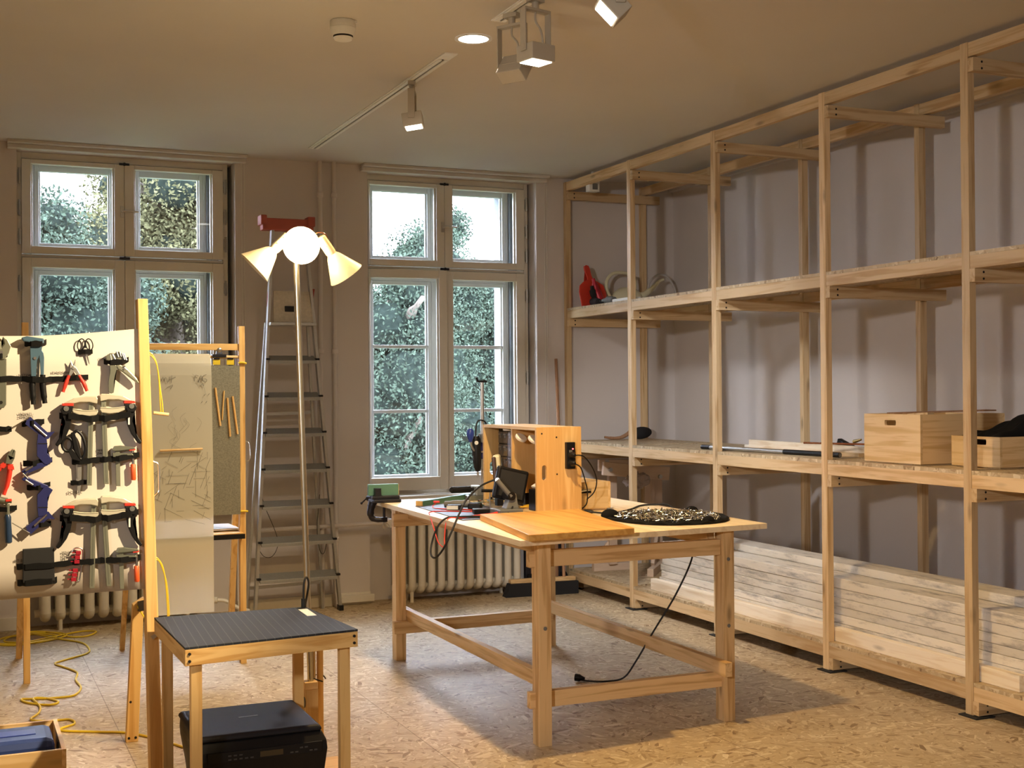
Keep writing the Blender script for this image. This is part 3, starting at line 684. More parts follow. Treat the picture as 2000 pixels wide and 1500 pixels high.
for x, y, z in ((4.67, 8.755, .975), (5.09, 8.71, .91), (4.72, 8.905, 1.03), (5.10, 8.85, 1.01)):
    m = MB(); m.cyl((x, y-.02, z), (x, y+.0, z), .016, n=12); m.build('bolt', STEEL, t, smooth=True)
BAGM, nt, b = new_mat('clear_film'); b.inputs['Base Color'].default_value = (.62, .52, .50, 1); b.inputs['Alpha'].default_value = .5; b.inputs['Roughness'].default_value = .25
t = thing('plastic_bag', 'crumpled clear plastic bag hanging from the trestle', 'bag', (4.86, 8.68, .82))
m = MB(); m.ball((4.87, 8.685, .89), .075, (1.5, .3, .7), n=18, m=10)
for v in m.bm.verts: v.co += V((random.uniform(-.02, .02), random.uniform(-.012, .012), random.uniform(-.02, .02)))
m.build('film', BAGM, t)

# push broom and panel trolley in the corner
t = thing('push_broom', 'wide black push broom on the floor with its brown pole leaning on the wall', 'broom', (4.30, 9.0, 0))
m = MB(); m.beam((3.93, 9.03, .115), (4.47, 8.985, .115), .06, .03); m.build('head', TX, t, bevel=.004)
m = MB(); m.prism([(3.88, 9.06, .0), (3.92, 9.06, .1), (4.48, 9.01, .1), (4.48, 9.01, .0)], (-.005, -.085, 0)); m.build('bristles', STRAWB, t)
m = MB(); m.cyl((4.385, 9.0, .12), (4.405, 9.16, 1.85), .0125, n=12); m.build('pole', DARKW, t, smooth=True)
m = MB(); m.cyl((4.395, 9.09, 1.09), (4.398, 9.105, 1.13), .014, n=12); m.build('joint', COPPER, t)
t = thing('panel_trolley', 'dark-framed brown panel on castors standing behind the workbench', 'trolley', (4.26, 9.11, 0))
for x in (4.095, 4.385):
    m = MB(); m.box(x, 9.09, .10, x+.045, 9.13, .86); m.build('upright', IRON, t, bevel=.003)
    m = MB(); m.cyl((x+.01, 9.10, .105), (x+.06, 9.10, .105), .05, n=18); m.build('castor', BLACK, t, smooth=True)
m = MB(); m.box(4.141, 9.10, .12, 4.384, 9.118, .84); m.build('panel', DARKW, t)
m = MB(); m.box(4.141, 9.095, .84, 4.384, 9.125, .87); m.build('top_bar', IRON, t)
# ------------------------------------------------------------------ workbench
t = thing('workbench', 'long pine workbench with a pale plywood top and braced batten legs', 'workbench', (2.92, 6.2, 0))
LZ = .915
for x, y in ((2.385, 5.155), (3.372, 5.175), (2.385, 7.17), (3.372, 7.17)):
    m = MB(); m.box(x, y, 0, x+.062, y+.075, LZ); m.build('leg', TZ, t, bevel=.002)
m = MB(); m.prism([(2.245, 5.04, .919), (3.605, 5.145, .919), (3.64, 7.33, .919), (2.30, 7.28, .919)], (0, 0, .026)); m.build('tabletop', PLYTOP, t, bevel=.001)
for y, y2 in ((5.195, 5.235), (7.13, 7.17)):
    m = MB(); m.box(2.36, y+.0, .80, 3.37, y2, .874); m.build('apron', TX, t, bevel=.0015)
    m = MB(); m.box(2.36, y, .165, 3.40, y2, .238); m.build('stretcher', TX, t, bevel=.0015)
for x in (2.448, 3.33):
    m = MB(); m.box(x, 5.10 if x > 3 else 5.24, .233, x+.04, 7.30, .300); m.build('long_stretcher', TY, t, bevel=.0015)
    m = MB(); m.box(x, 5.25, .845, x+.04, 7.125, .917); m.build('long_apron', TY, t, bevel=.0015)
m = MB()
for x, y, zz_ in ((2.415, 5.153, .53), (3.40, 5.173, .78), (3.40, 5.173, .46)):
    m.cyl((x, y, zz_), (x, y-.002, zz_), .009, n=10)
m.build('screw_heads', GREYP, t)
T = .945      # bench surface

# cutting board lying over the front corner
m = MB(); m.prism([(2.262, 4.985, T+.001), (2.800, 5.018, T+.001), (2.985, 5.95, T+.001), (2.42, 5.93, T+.001)], (0, 0, .030))
o = tag(m.build('cutting_board', BEECH, bevel=.003), 'thick orange-brown wooden board lying on the near corner of the workbench', 'board')
# dark cutting mat
m = MB(); m.prism([(2.335, 5.95, T+.0005), (2.70, 5.985, T+.0005), (2.76, 6.95, T+.0005), (2.38, 6.80, T+.0005)], (0, 0, .003))
tag(m.build('cutting_mat', MAT_), 'dark cutting mat lying along the bench edge behind the orange board', 'mat')

# big open crate standing on its side
bx = thing('open_crate', 'big pine crate standing on its side on the bench, power strip on its end', 'crate', (2.9, 6.37, T))
x0, x1, y0, y1, z0, z1 = 2.77, 3.03, 6.0, 6.735, T+.001, 1.405
def slot_panel(m, y, th, hx, hz0, hz1, hw):
    m.box(x0, y, z0, hx-hw, y+th, z1); m.box(hx+hw, y, z0, x1, y+th, z1)
    m.box(hx-hw, y, z0, hx+hw, y+th, hz0); m.box(hx-hw, y, hz1, hx+hw, y+th, z1)
    for s in (-1, 1):
        for top in (0, 1):
            zc = hz1 if top else hz0; d = -1 if top else 1
            arc = [(hx+s*hw*math.cos(a), zc+d*hw*(1-math.sin(a))) for a in [k*PI/12 for k in range(7)]]
            m.prism([(hx+s*hw, y, zc)]+[(a, y, b) for a, b in arc], (0, th, 0))
m = MB(); slot_panel(m, y0, .018, 2.8135, 1.128, 1.207, .0135); m.build('near_end', CRZ, bx)
m = MB(); slot_panel(m, y1-.018, .018, 2.826, 1.115, 1.195, .021); m.build('far_end', CRZ, bx)
m = MB(); m.box(x0, y0+.018, z1-.016, x1, y1-.018, z1); m.build('top_panel', CRY, bx)
m = MB(); m.box(x0, y0+.018, z0, x1, y1-.018, z0+.016); m.build('bottom_panel', CRY, bx)
m = MB(); m.box(x1-.012, y0+.018, z0+.016, x1, y1-.018, z1-.016); m.build('back_panel', CRY, bx)
m = MB(); m.box(x0+.01, 6.34, z0+.09, x1-.014, 6.355, z1-.016); m.build('divider', CRZ, bx)
m = MB()
for x, z in ((2.80, 1.372), (2.885, 1.352), (2.887, 1.158)): m.cyl((x, y0-.0004, z), (x, y0-.0015, z), .0045, n=10)
m.build('screw_holes', HDARK, bx)
m = MB()
for z in (1.385,): 
    for k in range(9): m.cyl((x0+.03*k+.01, y0+.009, z1+.0004), (x0+.03*k+.01, y0+.009, z1+.001), .004, n=6)
m.build('joint_plugs', TX, bx)
for y, z in ((6.48, z1-.020), (6.255, z1-.055), (6.09, z1-.06)):
    pl = thing('puck_light', {6.48: 'round white puck light under the crate roof above the small-parts drawers', 6.255: 'round white puck light tilted on the divider inside the open crate', 6.09: 'round white puck light half hidden at the near end inside the open crate'}[y], 'light', (2.85, y, z), 'puck lights in the open crate')
    m = MB()
    if y > 6.4: m.lathe((2.82, y, z1-.018), (0, 0, -1), [(.030, 0), (.032, .002), (.032, .010), (.026, .013)], n=20)
    else: m.lathe((2.80, y, z), (-.2, .5, -.7), [(.030, 0), (.033, .003), (.033, .014), (.027, .018)], n=20)
    m.build('body', WHITEP, pl, smooth=True)
# small-parts drawer cabinet
cab = thing('drawer_cabinet', 'black small-parts cabinet of tiny drawers standing inside the open crate', 'cabinet', (2.92, 6.53, z0+.016))
m = MB(); m.box(2.86, 6.365, z0+.11, 3.015, 6.71, z1-.025); m.build('housing', BLACK, cab)
m = MB(); m.box(2.87, 6.37, z0+.016, 3.01, 6.70, z0+.11); m.build('plinth', BLACK, cab)
SMOKE = plain('smoked_plastic', (.10, .09, .085), .15)
for r in range(4):
    for c in range(5):
        ya = 6.372+c*.066; za = z1-.105-r*.072
        m = MB(); m.box(2.851, ya, za, 2.86, ya+.060, za+.064)
        d = m.build('drawer', SMOKE, cab)
        m = MB(); m.box(2.846, ya+.012, za+.045, 2.851, ya+.048, za+.055); m.box(2.8495, ya+.020, za+.030, 2.851, ya+.040, za+.042); m.build('drawer_pull', GREYP, d)
# power strip on the near end
ps = thing('power_strip', 'black power strip fixed upright on the near end of the open crate', 'power strip', (2.955, y0-.02, 1.2))
m = MB(); m.box(2.932, y0-.028, 1.185, 2.982, y0-.001, 1.325); m.build('housing', BLACK, ps, bevel=.003)
for z in (1.215, 1.258):
    m = MB(); m.lathe((2.957, y0-.0285, z), (0, -1, 0), [(.019, 0), (.019, .003), (.015, .003)], n=20); m.build('socket', RUBBER, ps)
m = MB(); m.cyl((2.966, y0-.028, 1.290), (2.966, y0-.032, 1.290), .004, n=10); m.build('indicator_light', emis('red_indicator', (1, .12, .12), 3), ps)
m = MB(); m.box(2.945, y0-.032, 1.272, 2.962, y0-.028, 1.284); m.build('switch', GREYP, ps)
for z, pts, lab in ((1.258, [(2.965, y0-.06, 1.258), (3.01, y0-.07, 1.25), (3.07, y0-.05, 1.19), (3.105, y0-.03, 1.12), (3.09, y0-.03, 1.06), (3.05, y0-.02, 1.02)], 'black plug in the upper socket of the power strip with a wide cable loop'),
                    (1.215, [(2.965, y0-.06, 1.212), (2.995, y0-.065, 1.19), (3.03, y0-.05, 1.11), (3.05, y0-.03, 1.06), (3.05, y0-.02, 1.0), (3.045, y0+.02, .97)], 'black plug in the lower socket of the power strip with a hanging cable')):
    pg = thing('plug', lab, 'plug', (2.957, y0-.05, z), 'plugs in the power strip')
    m = MB(); m.lathe((2.957, y0-.030, z), (.1, -1, 0), [(.0165, 0), (.0165, .018), (.010, .030), (.006, .036)], n=16); m.build('body', BLACK, pg, smooth=True)
    m = MB(); m.tube(pts, .0034, n=8); m.build('cable', BLACK, pg, smooth=True)
# second crate lying behind, with a metal handle
dc = thing('wooden_drawer_box', 'pale pine box with a metal-lipped hand hole behind the open crate', 'box', (3.2, 6.2, T))
m = MB(); m.box(3.04, 6.115, T+.012, 3.25, 6.13, T+.155); m.build('near_panel', CRX, dc)
m = MB(); m.box(3.04, 6.50, T+.012, 3.25, 6.515, T+.155); m.build('far_panel', CRX, dc)
m = MB(); m.box(3.25, 6.115, T+.012, 3.265, 6.515, T+.155); m.build('side_panel', CRY, dc)
m = MB(); m.box(3.04, 6.13, T+.001, 3.25, 6.50, T+.02); m.build('base_panel', CRY, dc)
m = MB(); m.box(3.06, 6.111, T+.096, 3.145, 6.1145, T+.118); m.build('hand_hole', HDARK, dc, bevel=.003)
m = MB(); m.tube([(3.06, 6.108, T+.105), (3.10, 6.102, T+.113), (3.14, 6.108, T+.115)], .006, n=8); m.build('metal_lip', STEEL, dc, smooth=True)

# bench power cable with schuko plug hanging to the floor
pc = thing('power_cable', 'long black power cable crossing the bench and hanging to a plug on the floor', 'cable', (3.1, 6.25, 0))
m = MB()
m.tube([(3.03, 5.985, T+.010), (3.06, 5.93, T+.012), (3.13, 5.88, T+.006), (3.22, 5.93, T+.006), (3.36, 6.05, T+.006), (3.50, 6.20, T+.006), (3.60, 6.22, T+.006), (3.655, 6.15, T+.004), (3.665, 6.02, T-.06), (3.62, 5.85, .80), (3.55, 5.75, .70), (3.45, 5.75, .52), (3.36, 5.82, .33), (3.31, 5.93, .15), (3.30, 6.05, .04), (3.24, 6.15, .006), (3.16, 6.20, .006), (3.12, 6.235, .012)], .0048, n=8)
m.build('cord', RUBBER, pc, smooth=True)
m = MB(); m.lathe((3.145, 6.205, .02), (-.55, .45, .05), [(.006, 0), (.012, .015), (.020, .03), (.020, .055)], n=14); m.build('plug', BLACK, pc, smooth=True)
m = MB()
for s in (-1, 1): m.cyl((3.113+s*.006, 6.232+s*.007, .022), (3.098+s*.006, 6.245+s*.007, .023), .0024, n=6)
m.build('pins', STEEL, pc)
m = MB(); m.lathe((3.035, 5.975, T+.012), (.5, -.6, 0), [(.012, 0), (.012, .03), (.006, .05)], n=12); m.build('strain_relief', BLACK, pc, smooth=True)

# screws spread on a black cloth
cc = (3.285, 5.545, T)
def el(a, k=1.0):
    # outline of the cloth on the bench
    rx, ry = .30, .33
    return (cc[0]+math.cos(a)*rx*k*(1+.05*math.sin(3*a+1)), cc[1]+math.sin(a)*ry*k*(1+.05*math.cos(2*a)), 0)
n = 48; m = MB(); rg = []
for k, z in ((1.0, .002), (1.01, .010), (.97, .017), (.92, .012), (.80, .006)):
    rg.append([V((el(2*PI*i/n, k)[0], el(2*PI*i/n, k)[1], T+z+(.004*math.sin(i*1.9)+.003*math.sin(i*4.1) if z > .009 else 0))) for i in range(n)])
m.rings(rg)
for a, s in ((2.7, .05), (.55, .035), (-1.35, .03)):
    p = el(a, .93); m.ball((p[0], p[1], T+.02), s, (1.0, .7, .62), n=12, m=8)
tag(m.build('black_cloth', FABRIC, smooth=True), 'round black cloth spread on the right side of the bench under a heap of screws', 'cloth')
m = MB(); rng = random.Random(5)
for k in range(850):
    a = rng.uniform(0, 2*PI); q = math.sqrt(rng.random())*.86; p = el(a, q)
    z = T+.010+.022*(1-q*q)*rng.random()+.003
    L_ = rng.uniform(.012, .030); d = V((rng.gauss(0, 1), rng.gauss(0, 1), rng.gauss(0, .35))).normalized()
    c = V((p[0], p[1], z+.004)); m.mi = rng.choice((0, 0, 0, 1, 1, 2))
    A = c-d*L_/2; B = c+d*L_/2
    m.cyl(A, B, .0019, .0013, n=5); m.cyl(A-d*.0022, A, .0042, .003, n=6)
o = tag(m.build('screws', [plain('bright_screw', (.86, .86, .84), .22, 1), plain('zinc_screw', (.76, .72, .52), .25, 1), plain('dull_screw', (.22, .21, .19), .35, 1)]), 'heap of loose shiny screws on the black cloth', 'screws', None, 'stuff')

# table vise at the far corner with a green block in its jaws
vs = thing('bench_vise', 'black clamp-on vise at the far left corner of the bench', 'vise', (2.27, 7.2, .80))
m = MB(); m.tube([(2.285, 7.18, .995), (2.262, 7.19, .965), (2.238, 7.19, .90), (2.245, 7.19, .855), (2.275, 7.18, .842), (2.315, 7.17, .842)], [.022, .026, .022, .018, .016, .015], n=10); m.build('clamp_arm', IRON, vs, smooth=True)
m = MB(); m.cyl((2.315, 7.17, .83), (2.315, 7.17, .915), .008, n=10); m.box(2.30, 7.155, .828, 2.33, 7.185, .856); m.build('clamp_screw', IRON, vs)
m = MB(); m.tube([(2.315, 7.17, .828), (2.305, 7.165, .805), (2.32, 7.16, .785), (2.345, 7.165, .79), (2.34, 7.17, .81), (2.318, 7.17, .826)], .0035, n=6); m.build('wing_handle', STEEL, vs, smooth=True)
m = MB(); m.box(2.232, 7.10, T+.001, 2.40, 7.22, T+.020); m.box(2.232, 7.13, T+.018, 2.40, 7.165, T+.038); m.build('fixed_jaw', IRON, vs, bevel=.004)
m = MB(); m.tube([(2.24, 7.24, .965), (2.26, 7.20, .975), (2.30, 7.17, .985)], [.020, .026, .022], n=10); m.box(2.25, 7.13, T+.04, 2.285, 7.165, T+.085); m.build('jaw_carriage', IRON, vs, smooth=True)
m = MB(); m.cyl((2.245, 7.27, .968), (2.222, 7.32, .93), .0045, n=8); m.ball((2.222, 7.32, .93), .008, n=8, m=6); m.build('tommy_bar', IRON, vs, smooth=True)
gb = thing('green_block', 'green-lacquered wooden block gripped upright in the vise', 'block', (2.37, 7.2, T+.05))
m = MB(); m.obox((2.315, 7.19, T+.072), .18, .040, .066, (0, 0, -.12)); m.build('body', GREEN, gb, bevel=.001)
m = MB(); m.obox((2.405, 7.179, T+.072), .002, .038, .064, (0, 0, -.12)); m.build('cut_end', ST0 and SX, gb)
g2 = thing('green_bar', 'flat green bar with an orange cut end lying on the bench', 'block', (2.58, 6.93, T))
m = MB(); m.beam((2.405, 6.80, T+.016), (2.86, 7.16, T+.016), .045, .030); m.build('body', GREEN, g2, bevel=.001)
m = MB(); m.beam((2.402, 6.7977, T+.016), (2.405, 6.80, T+.016), .044, .029); m.build('cut_end', SX, g2)
# mitre clamp / machine vise of grey metal
mv = thing('machine_vise', 'grey cast-metal machine vise near the window side of the bench', 'vise', (2.95, 7.0, T))
m = MB(); m.box(2.79, 7.0, T+.001, 3.05, 7.12, T+.028); m.build('base', CASTGREY, mv, bevel=.004)
m = MB(); m.box(2.84, 7.01, T+.028, 2.885, 7.11, T+.085); m.build('jaw', plain('cast_light', (.42, .42, .36), .45, .5), mv, bevel=.004)
m = MB(); m.box(2.96, 7.01, T+.028, 3.0, 7.11, T+.075); m.build('jaw', CASTGREY, mv, bevel=.004)
m = MB(); m.cyl((2.70, 7.06, T+.064), (2.82, 7.06, T+.064), .019, n=14); m.cyl((2.685, 7.06, T+.064), (2.70, 7.06, T+.064), .008, .019, n=14); m.cyl((2.82, 7.06, T+.064), (2.84, 7.06, T+.064), .012, n=10); m.build('handle', BLACK, mv, smooth=True)
gp = thing('hand_plane', 'dark blue and black tool lying on the machine vise beside the open crate', 'tool', (2.96, 6.93, T+.03))
m = MB(); m.tube([(2.875, 6.93, T+.070), (2.93, 6.93, T+.078), (3.0, 6.94, T+.072)], [.02, .028, .022], n=12); m.build('body', NAVY, gp, smooth=True)
m = MB(); m.tube([(2.86, 6.90, T+.058), (2.93, 6.895, T+.056), (3.02, 6.90, T+.05)], .014, n=10); m.build('grip', BLACK, gp, smooth=True)
# heat-gun style tool with white label, multimeter, probes
hg = thing('screwdriver_tool', 'black cordless tool with a white label lying on the cutting mat', 'tool', (2.56, 6.55, T))
m = MB(); m.tube([(2.485, 6.60, T+.024), (2.53, 6.56, T+.028), (2.60, 6.52, T+.028)], [.018, .021, .021], n=12); m.build('barrel', GREYP, hg, smooth=True)
m = MB(); m.obox((2.60, 6.44, T+.022), .075, .05, .036, (0, 0, -.6)); m.build('body', BLACK, hg, bevel=.008)
m = MB(); m.obox((2.478, 6.47, T+.017), .062, .004, .020, (0, 0, -.5)); m.build('label', LABEL, hg)
m = MB(); m.obox((2.50, 6.50, T+.017), .075, .045, .026, (0, 0, -.5)); m.build('battery', BLACK, hg, bevel=.004)
mm_ = thing('multimeter', 'flat black multimeter lying on the cutting mat in front of the cordless tool', 'multimeter', (2.56, 6.2, T))
m = MB(); m.obox((2.565, 6.23, T+.016), .115, .065, .024, (0, 0, -.2)); m.build('body', BLACK, mm_, bevel=.004)
m = MB(); m.obox((2.555, 6.23, T+.0285), .05, .03, .001, (0, 0, -.2)); m.build('display', GREYP, mm_)
rp = thing('test_lead', 'red multimeter lead looping over the bench edge to its red probe', 'cable', (2.4, 6.3, T))
m = MB(); m.tube([(2.455, 6.66, T+.03), (2.43, 6.65, T+.008), (2.44, 6.55, T+.006), (2.56, 6.42, T+.006), (2.53, 6.32, T+.006), (2.40, 6.42, T+.006), (2.325, 6.40, T+.006), (2.285, 6.30, T+.0), (2.255, 6.15, T-.06), (2.24, 6.05, T-.115), (2.245, 5.98, T-.13), (2.255, 6.0, T-.08), (2.28, 6.02, T+.004), (2.36, 6.03, T+.006), (2.43, 6.05, T+.009)], .0028, n=8); m.build('wire', RED, rp, smooth=True)
m = MB(); m.tube([(2.43, 6.05, T+.010), (2.50, 6.06, T+.011), (2.57, 6.09, T+.013), (2.60, 6.10, T+.014)], [.005, .0075, .007, .009, .004], n=10); m.build('probe', RED, rp, smooth=True)
m = MB(); m.obox((2.455, 6.655, T+.035), .035, .012, .012, (0, 0, -.5)); m.build('banana_plug', RED, rp, bevel=.003)
bl = thing('black_lead', 'black cable looping over the bench edge in front of the cutting mat', 'cable', (2.4, 6.0, T))
m = MB(); m.tube([(2.604, 6.17, 1.129), (2.504, 6.13, 1.10), (2.378, 6.0, 1.048), (2.277, 5.85, .992), (2.215, 5.80, .907), (2.180, 5.82, .826), (2.170, 5.9, .775), (2.182, 6.0, .778), (2.205, 6.05, .83), (2.232, 6.04, .909), (2.275, 6.03, T+.008), (2.341, 6.03, T+.012), (2.434, 6.04, T+.009), (2.498, 6.0, T+.009), (2.562, 6.01, T+.010), (2.64, 6.06, T+.02), (2.68, 6.11, T+.045)], .0052, n=8); m.build('wire', RUBBER, bl, smooth=True)
# third-hand stand and circuit boards
th = thing('helping_hand_stand', 'small metal post stand with clips standing on the cutting mat', 'stand', (2.63, 6.28, T))
m = MB(); m.cyl((2.63, 6.30, T+.004), (2.63, 6.30, T+.12), .0035, n=10); m.build('post', STEEL, th, smooth=True)
m = MB(); m.cyl((2.63, 6.30, T+.003), (2.63, 6.30, T+.014), .014, n=14); m.build('foot', BLACK, th)
m = MB(); m.cyl((2.58, 6.30, T+.118), (2.70, 6.29, T+.112), .009, n=10); m.build('clip_bar', BLACK, th, smooth=True)
pcb = thing('circuit_boards', 'small heap of circuit boards and parts beside the green bar', 'electronics', (2.7, 6.62, T))
PCB = plain('pcb_green', (.04, .14, .07), .4)
for k in range(5):
    m = MB(); m.obox((2.66+.028*k, 6.60+.03*(k % 3), T+.006+.008*k), .07, .05, .003, (.1*(k % 2), .08, .4*k)); b = m.build('board', PCB, pcb)
    m = MB(); m.obox((2.66+.028*k, 6.60+.03*(k % 3), T+.014+.008*k), .018, .014, .010, (0, 0, .4*k)); m.build('component', (BLACK, STEEL, COPPER, STEEL, BLACK)[k], b)
# fume extractor on its arm and base
fx = thing('fume_extractor', 'square black fume extractor on a hinged arm and heavy grey base', 'extractor', (2.68, 6.12, T))
m = MB(); m.box(2.585, 6.05, T+.003, 2.715, 6.20, T+.034); m.build('base', GREYP, fx, bevel=.006)
m = MB(); m.prism([(2.64, 6.10, T+.034), (2.71, 6.10, T+.034), (2.705, 6.12, T+.11), (2.675, 6.12, T+.11)], (0, .06, 0)); m.build('pivot_bracket', GREYP, fx, bevel=.003)
m = MB(); m.cyl((2.672, 6.10, T+.098), (2.672, 6.19, T+.098), .022, n=18); m.build('pivot_knob', BLACK, fx, smooth=True)
m = MB(); m.tube([(2.672, 6.11, T+.095), (2.635, 6.12, T+.14), (2.60, 6.13, T+.185)], .0135, n=10); m.build('arm', GREYP, fx, smooth=True)
m = MB(); m.obox((2.715, 6.22, T+.150), .180, .036, .175, (-.10, .24, -.06)); m.build('head', BLACK, fx, bevel=.01)
m = MB(); m.obox((2.715, 6.200, T+.151), .145, .004, .138, (-.10, .24, -.06)); m.build('back_grille', BLACKM, fx)
m = MB(); m.cyl((2.60, 6.125, T+.185), (2.64, 6.20, T+.180), .012, n=12); m.build('hinge', STEEL, fx)
# hand-held radio style device and adapter
wd = thing('measuring_device', 'cream and dark hand-held device leaning behind the fume extractor', 'device', (2.74, 6.47, T))
m = MB(); m.obox((2.742, 6.455, T+.225), .040, .085, .150, (0, -.08, -.5)); m.build('case', CREAM, wd, bevel=.012)
m = MB(); m.obox((2.716, 6.432, T+.220), .022, .065, .140, (0, -.08, -.5)); m.build('front', plain('dark_brown_plastic', (.07, .035, .02), .4), wd, bevel=.006)
m = MB(); m.box(2.735, 6.44, T+.018, 2.77, 6.48, T+.17); m.build('stand', BLACK, wd)
ad = thing('power_adapter', 'pale beige power adapter sitting in the open crate', 'adapter', (2.82, 6.62, T))
m = MB(); m.box(2.80, 6.585, T+.018, 2.86, 6.66, T+.075); m.build('case', CREAM, ad, bevel=.006)
m = MB(); m.box(2.799, 6.60, T+.035, 2.8, 6.63, T+.062); m.build('label', GREYP, ad)
nb = thing('paper_pad', 'white paper pad propped inside the near end of the open crate', 'paper', (2.83, 6.1, T+.09))
m = MB(); m.obox((2.84, 6.09, T+.165), .10, .07, .012, (0, -.5, 0)); m.build('sheets', LABEL, nb)
m = MB(); m.box(2.79, 6.045, T+.018, 2.88, 6.15, T+.13); tag(m.build('black_box', BLACK, bevel=.004), 'black box standing under the white paper pad in the open crate', 'box')
m = MB(); rngw = random.Random(2)
pts = [(2.79+.06*math.sin(k*2.1)+.01*k, 6.20+.008*k+.03*math.cos(k*1.7), T+.024+.004*(k % 3)) for k in range(9)]
m.tube(pts, .003, n=6); tag(m.build('yellow_wire', plain('yellow_wire', (.85, .55, .05), .4), smooth=True), 'tangle of yellow wire in the bottom of the open crate', 'wire')
# drill stand with a rotary tool
ds = thing('drill_stand', 'blue drill press stand with a tall chrome column left of the open crate', 'drill stand', (2.97, 7.16, T))
cx_, zo = 2.962, -.115
m = MB(); m.box(2.885, 7.14, T+.001, 3.08, 7.27, T+.018); m.build('base', NAVY, ds, bevel=.004)
m = MB(); m.cyl((cx_, 7.21, T+.018), (cx_, 7.21, 1.655), .0115, n=14); m.build('column', STEEL, ds, smooth=True)
m = MB(); m.box(cx_-.032, 7.198, 1.650, cx_+.03, 7.222, 1.662); m.cyl((cx_-.027, 7.21, 1.655), (cx_-.038, 7.21, 1.682), .007, n=8); m.build('column_clamp', BLACK, ds)
m = MB(); m.lathe((2.948, 7.17, 1.355+zo), (0, -1, 0), [(.062, 0), (.066, .012), (.066, .03), (.055, .045)], n=24); m.box(2.93, 7.17, 1.30+zo, 2.99, 7.235, 1.41+zo); m.build('carriage', NAVY, ds, smooth=True)
m = MB(); m.tube([(2.935, 7.12, 1.345+zo), (2.885, 7.11, 1.345+zo), (2.862, 7.10, 1.355+zo), (2.842, 7.09, 1.385+zo), (2.838, 7.09, 1.42+zo)], .006, n=8); m.build('lever', STEEL, ds, smooth=True)
m = MB(); m.lathe((2.836, 7.09, 1.405+zo), (-.03, 0, 1), [(.008, 0), (.016, .02), (.023, .048), (.021, .068), (.010, .082)], n=16); m.build('lever_grip', BLUE, ds, smooth=True)
rt = thing('rotary_tool', 'black rotary tool held nose-down in the blue drill stand', 'power tool', (2.885, 7.12, 1.08))
m = MB(); m.lathe((2.880, 7.115, 1.44+zo), (.05, 0, -1), [(.020, 0), (.027, .02), (.028, .10), (.027, .15), (.022, .19), (.012, .215)], n=18); m.build('body', BLACK, rt, smooth=True)
m = MB(); m.box(2.908, 7.10, 1.235+zo, 2.965, 7.16, 1.30+zo); m.box(2.908, 7.09, 1.40+zo, 2.955, 7.15, 1.455+zo); m.build('holder', GREYP, rt, bevel=.004)
m = MB(); m.cyl((2.891, 7.115, 1.225+zo), (2.893, 7.115, 1.19+zo), .007, n=10); m.build('chuck', STEEL, rt, smooth=True)
m = MB(); m.cyl((2.872, 7.088, 1.40+zo), (2.872, 7.083, 1.40+zo), .012, n=14); m.build('dial', LABEL, rt)
m = MB(); m.tube([(2.880, 7.115, 1.44+zo), (2.882, 7.115, 1.49+zo), (2.90, 7.125, 1.53+zo), (2.94, 7.13, 1.53+zo), (2.965, 7.14, 1.50+zo), (3.0, 7.18, 1.46+zo), (3.02, 7.2, 1.38+zo)], .005, n=8); m.build('power_cord', RUBBER, rt, smooth=True)
# ------------------------------------------------------------------ tool display stand (near left)
BY = 4.90
def bd(u, v, off=0):
    """board grid (u across, v down; about 1.8 mm per unit) -> world point on the foil, off = distance in front of it"""
    x = .146+.001776*u
    vt = 655-.056*u; vb = 1172-.077*u
    zt = 1.81+.000127*u; zb = .862+.0000175*u
    z = zt+(v-vt)/(vb-vt)*(zb-zt)
    return V((x, BY-off, z))
def P(mb, pts, off0, off1, ):
    a = [bd(u, v, off0) for u, v in pts]; mb.prism(a, (0, off0-off1, 0)); return mb
def TB(mb, pts, off, r, n=8, sub=5, closed=False, spline=True):
    mb.tube([bd(p[0], p[1], off if len(p) < 3 else p[2]) for p in pts], r, n=n, sub=sub, closed=closed, spline=spline); return mb
def CY(mb, u, v, o0, o1, r, n=14):
    mb.cyl(bd(u, v, o0), bd(u, v, o1), r, n=n); return mb
stand = thing('tool_stand', 'pine stand carrying the white foil board full of hand tools at the left edge', 'stand', (.68, 4.9, 0))
m = MB(); m.hexa([(.662, 4.875, 0), (.710, 4.875, 0), (.710, 4.945, 0), (.662, 4.945, 0), (.622, 4.885, 1.952), (.659, 4.885, 1.952), (.659, 4.95, 1.952), (.622, 4.95, 1.952)]); m.build('front_post', SZ, stand, bevel=.003)
m = MB(); m.hexa([(-.30, 4.875, 0), (-.235, 4.875, 0), (-.235, 4.945, 0), (-.30, 4.945, 0), (-.30, 4.885, 1.955), (-.24, 4.885, 1.955), (-.24, 4.95, 1.955), (-.30, 4.95, 1.955)]); m.build('front_post', SZ, stand, bevel=.003)
m = MB(); m.hexa([(.705, 6.03, 0), (.760, 6.03, 0), (.760, 6.075, 0), (.705, 6.075, 0), (.738, 6.02, .63), (.788, 6.02, .66), (.788, 6.065, .66), (.738, 6.065, .63)]); m.build('rear_leg', SZ, stand, bevel=.003)
m = MB(); m.hexa([(-.27, 6.03, 0), (-.215, 6.03, 0), (-.215, 6.075, 0), (-.27, 6.075, 0), (-.26, 6.02, .65), (-.21, 6.02, .65), (-.21, 6.065, .65), (-.26, 6.065, .65)]); m.build('rear_leg', SZ, stand, bevel=.003)
m = MB(); m.beam((.685, 4.95, .80), (.765, 6.03, .62), .012, .045, up=(0,0,1)); m.build('metal_brace', BLACK, stand)
m = MB(); m.beam((-.26, 4.92, .82), (-.24, 6.04, .62), .012, .045, up=(0,0,1)); m.build('metal_brace', BLACK, stand)
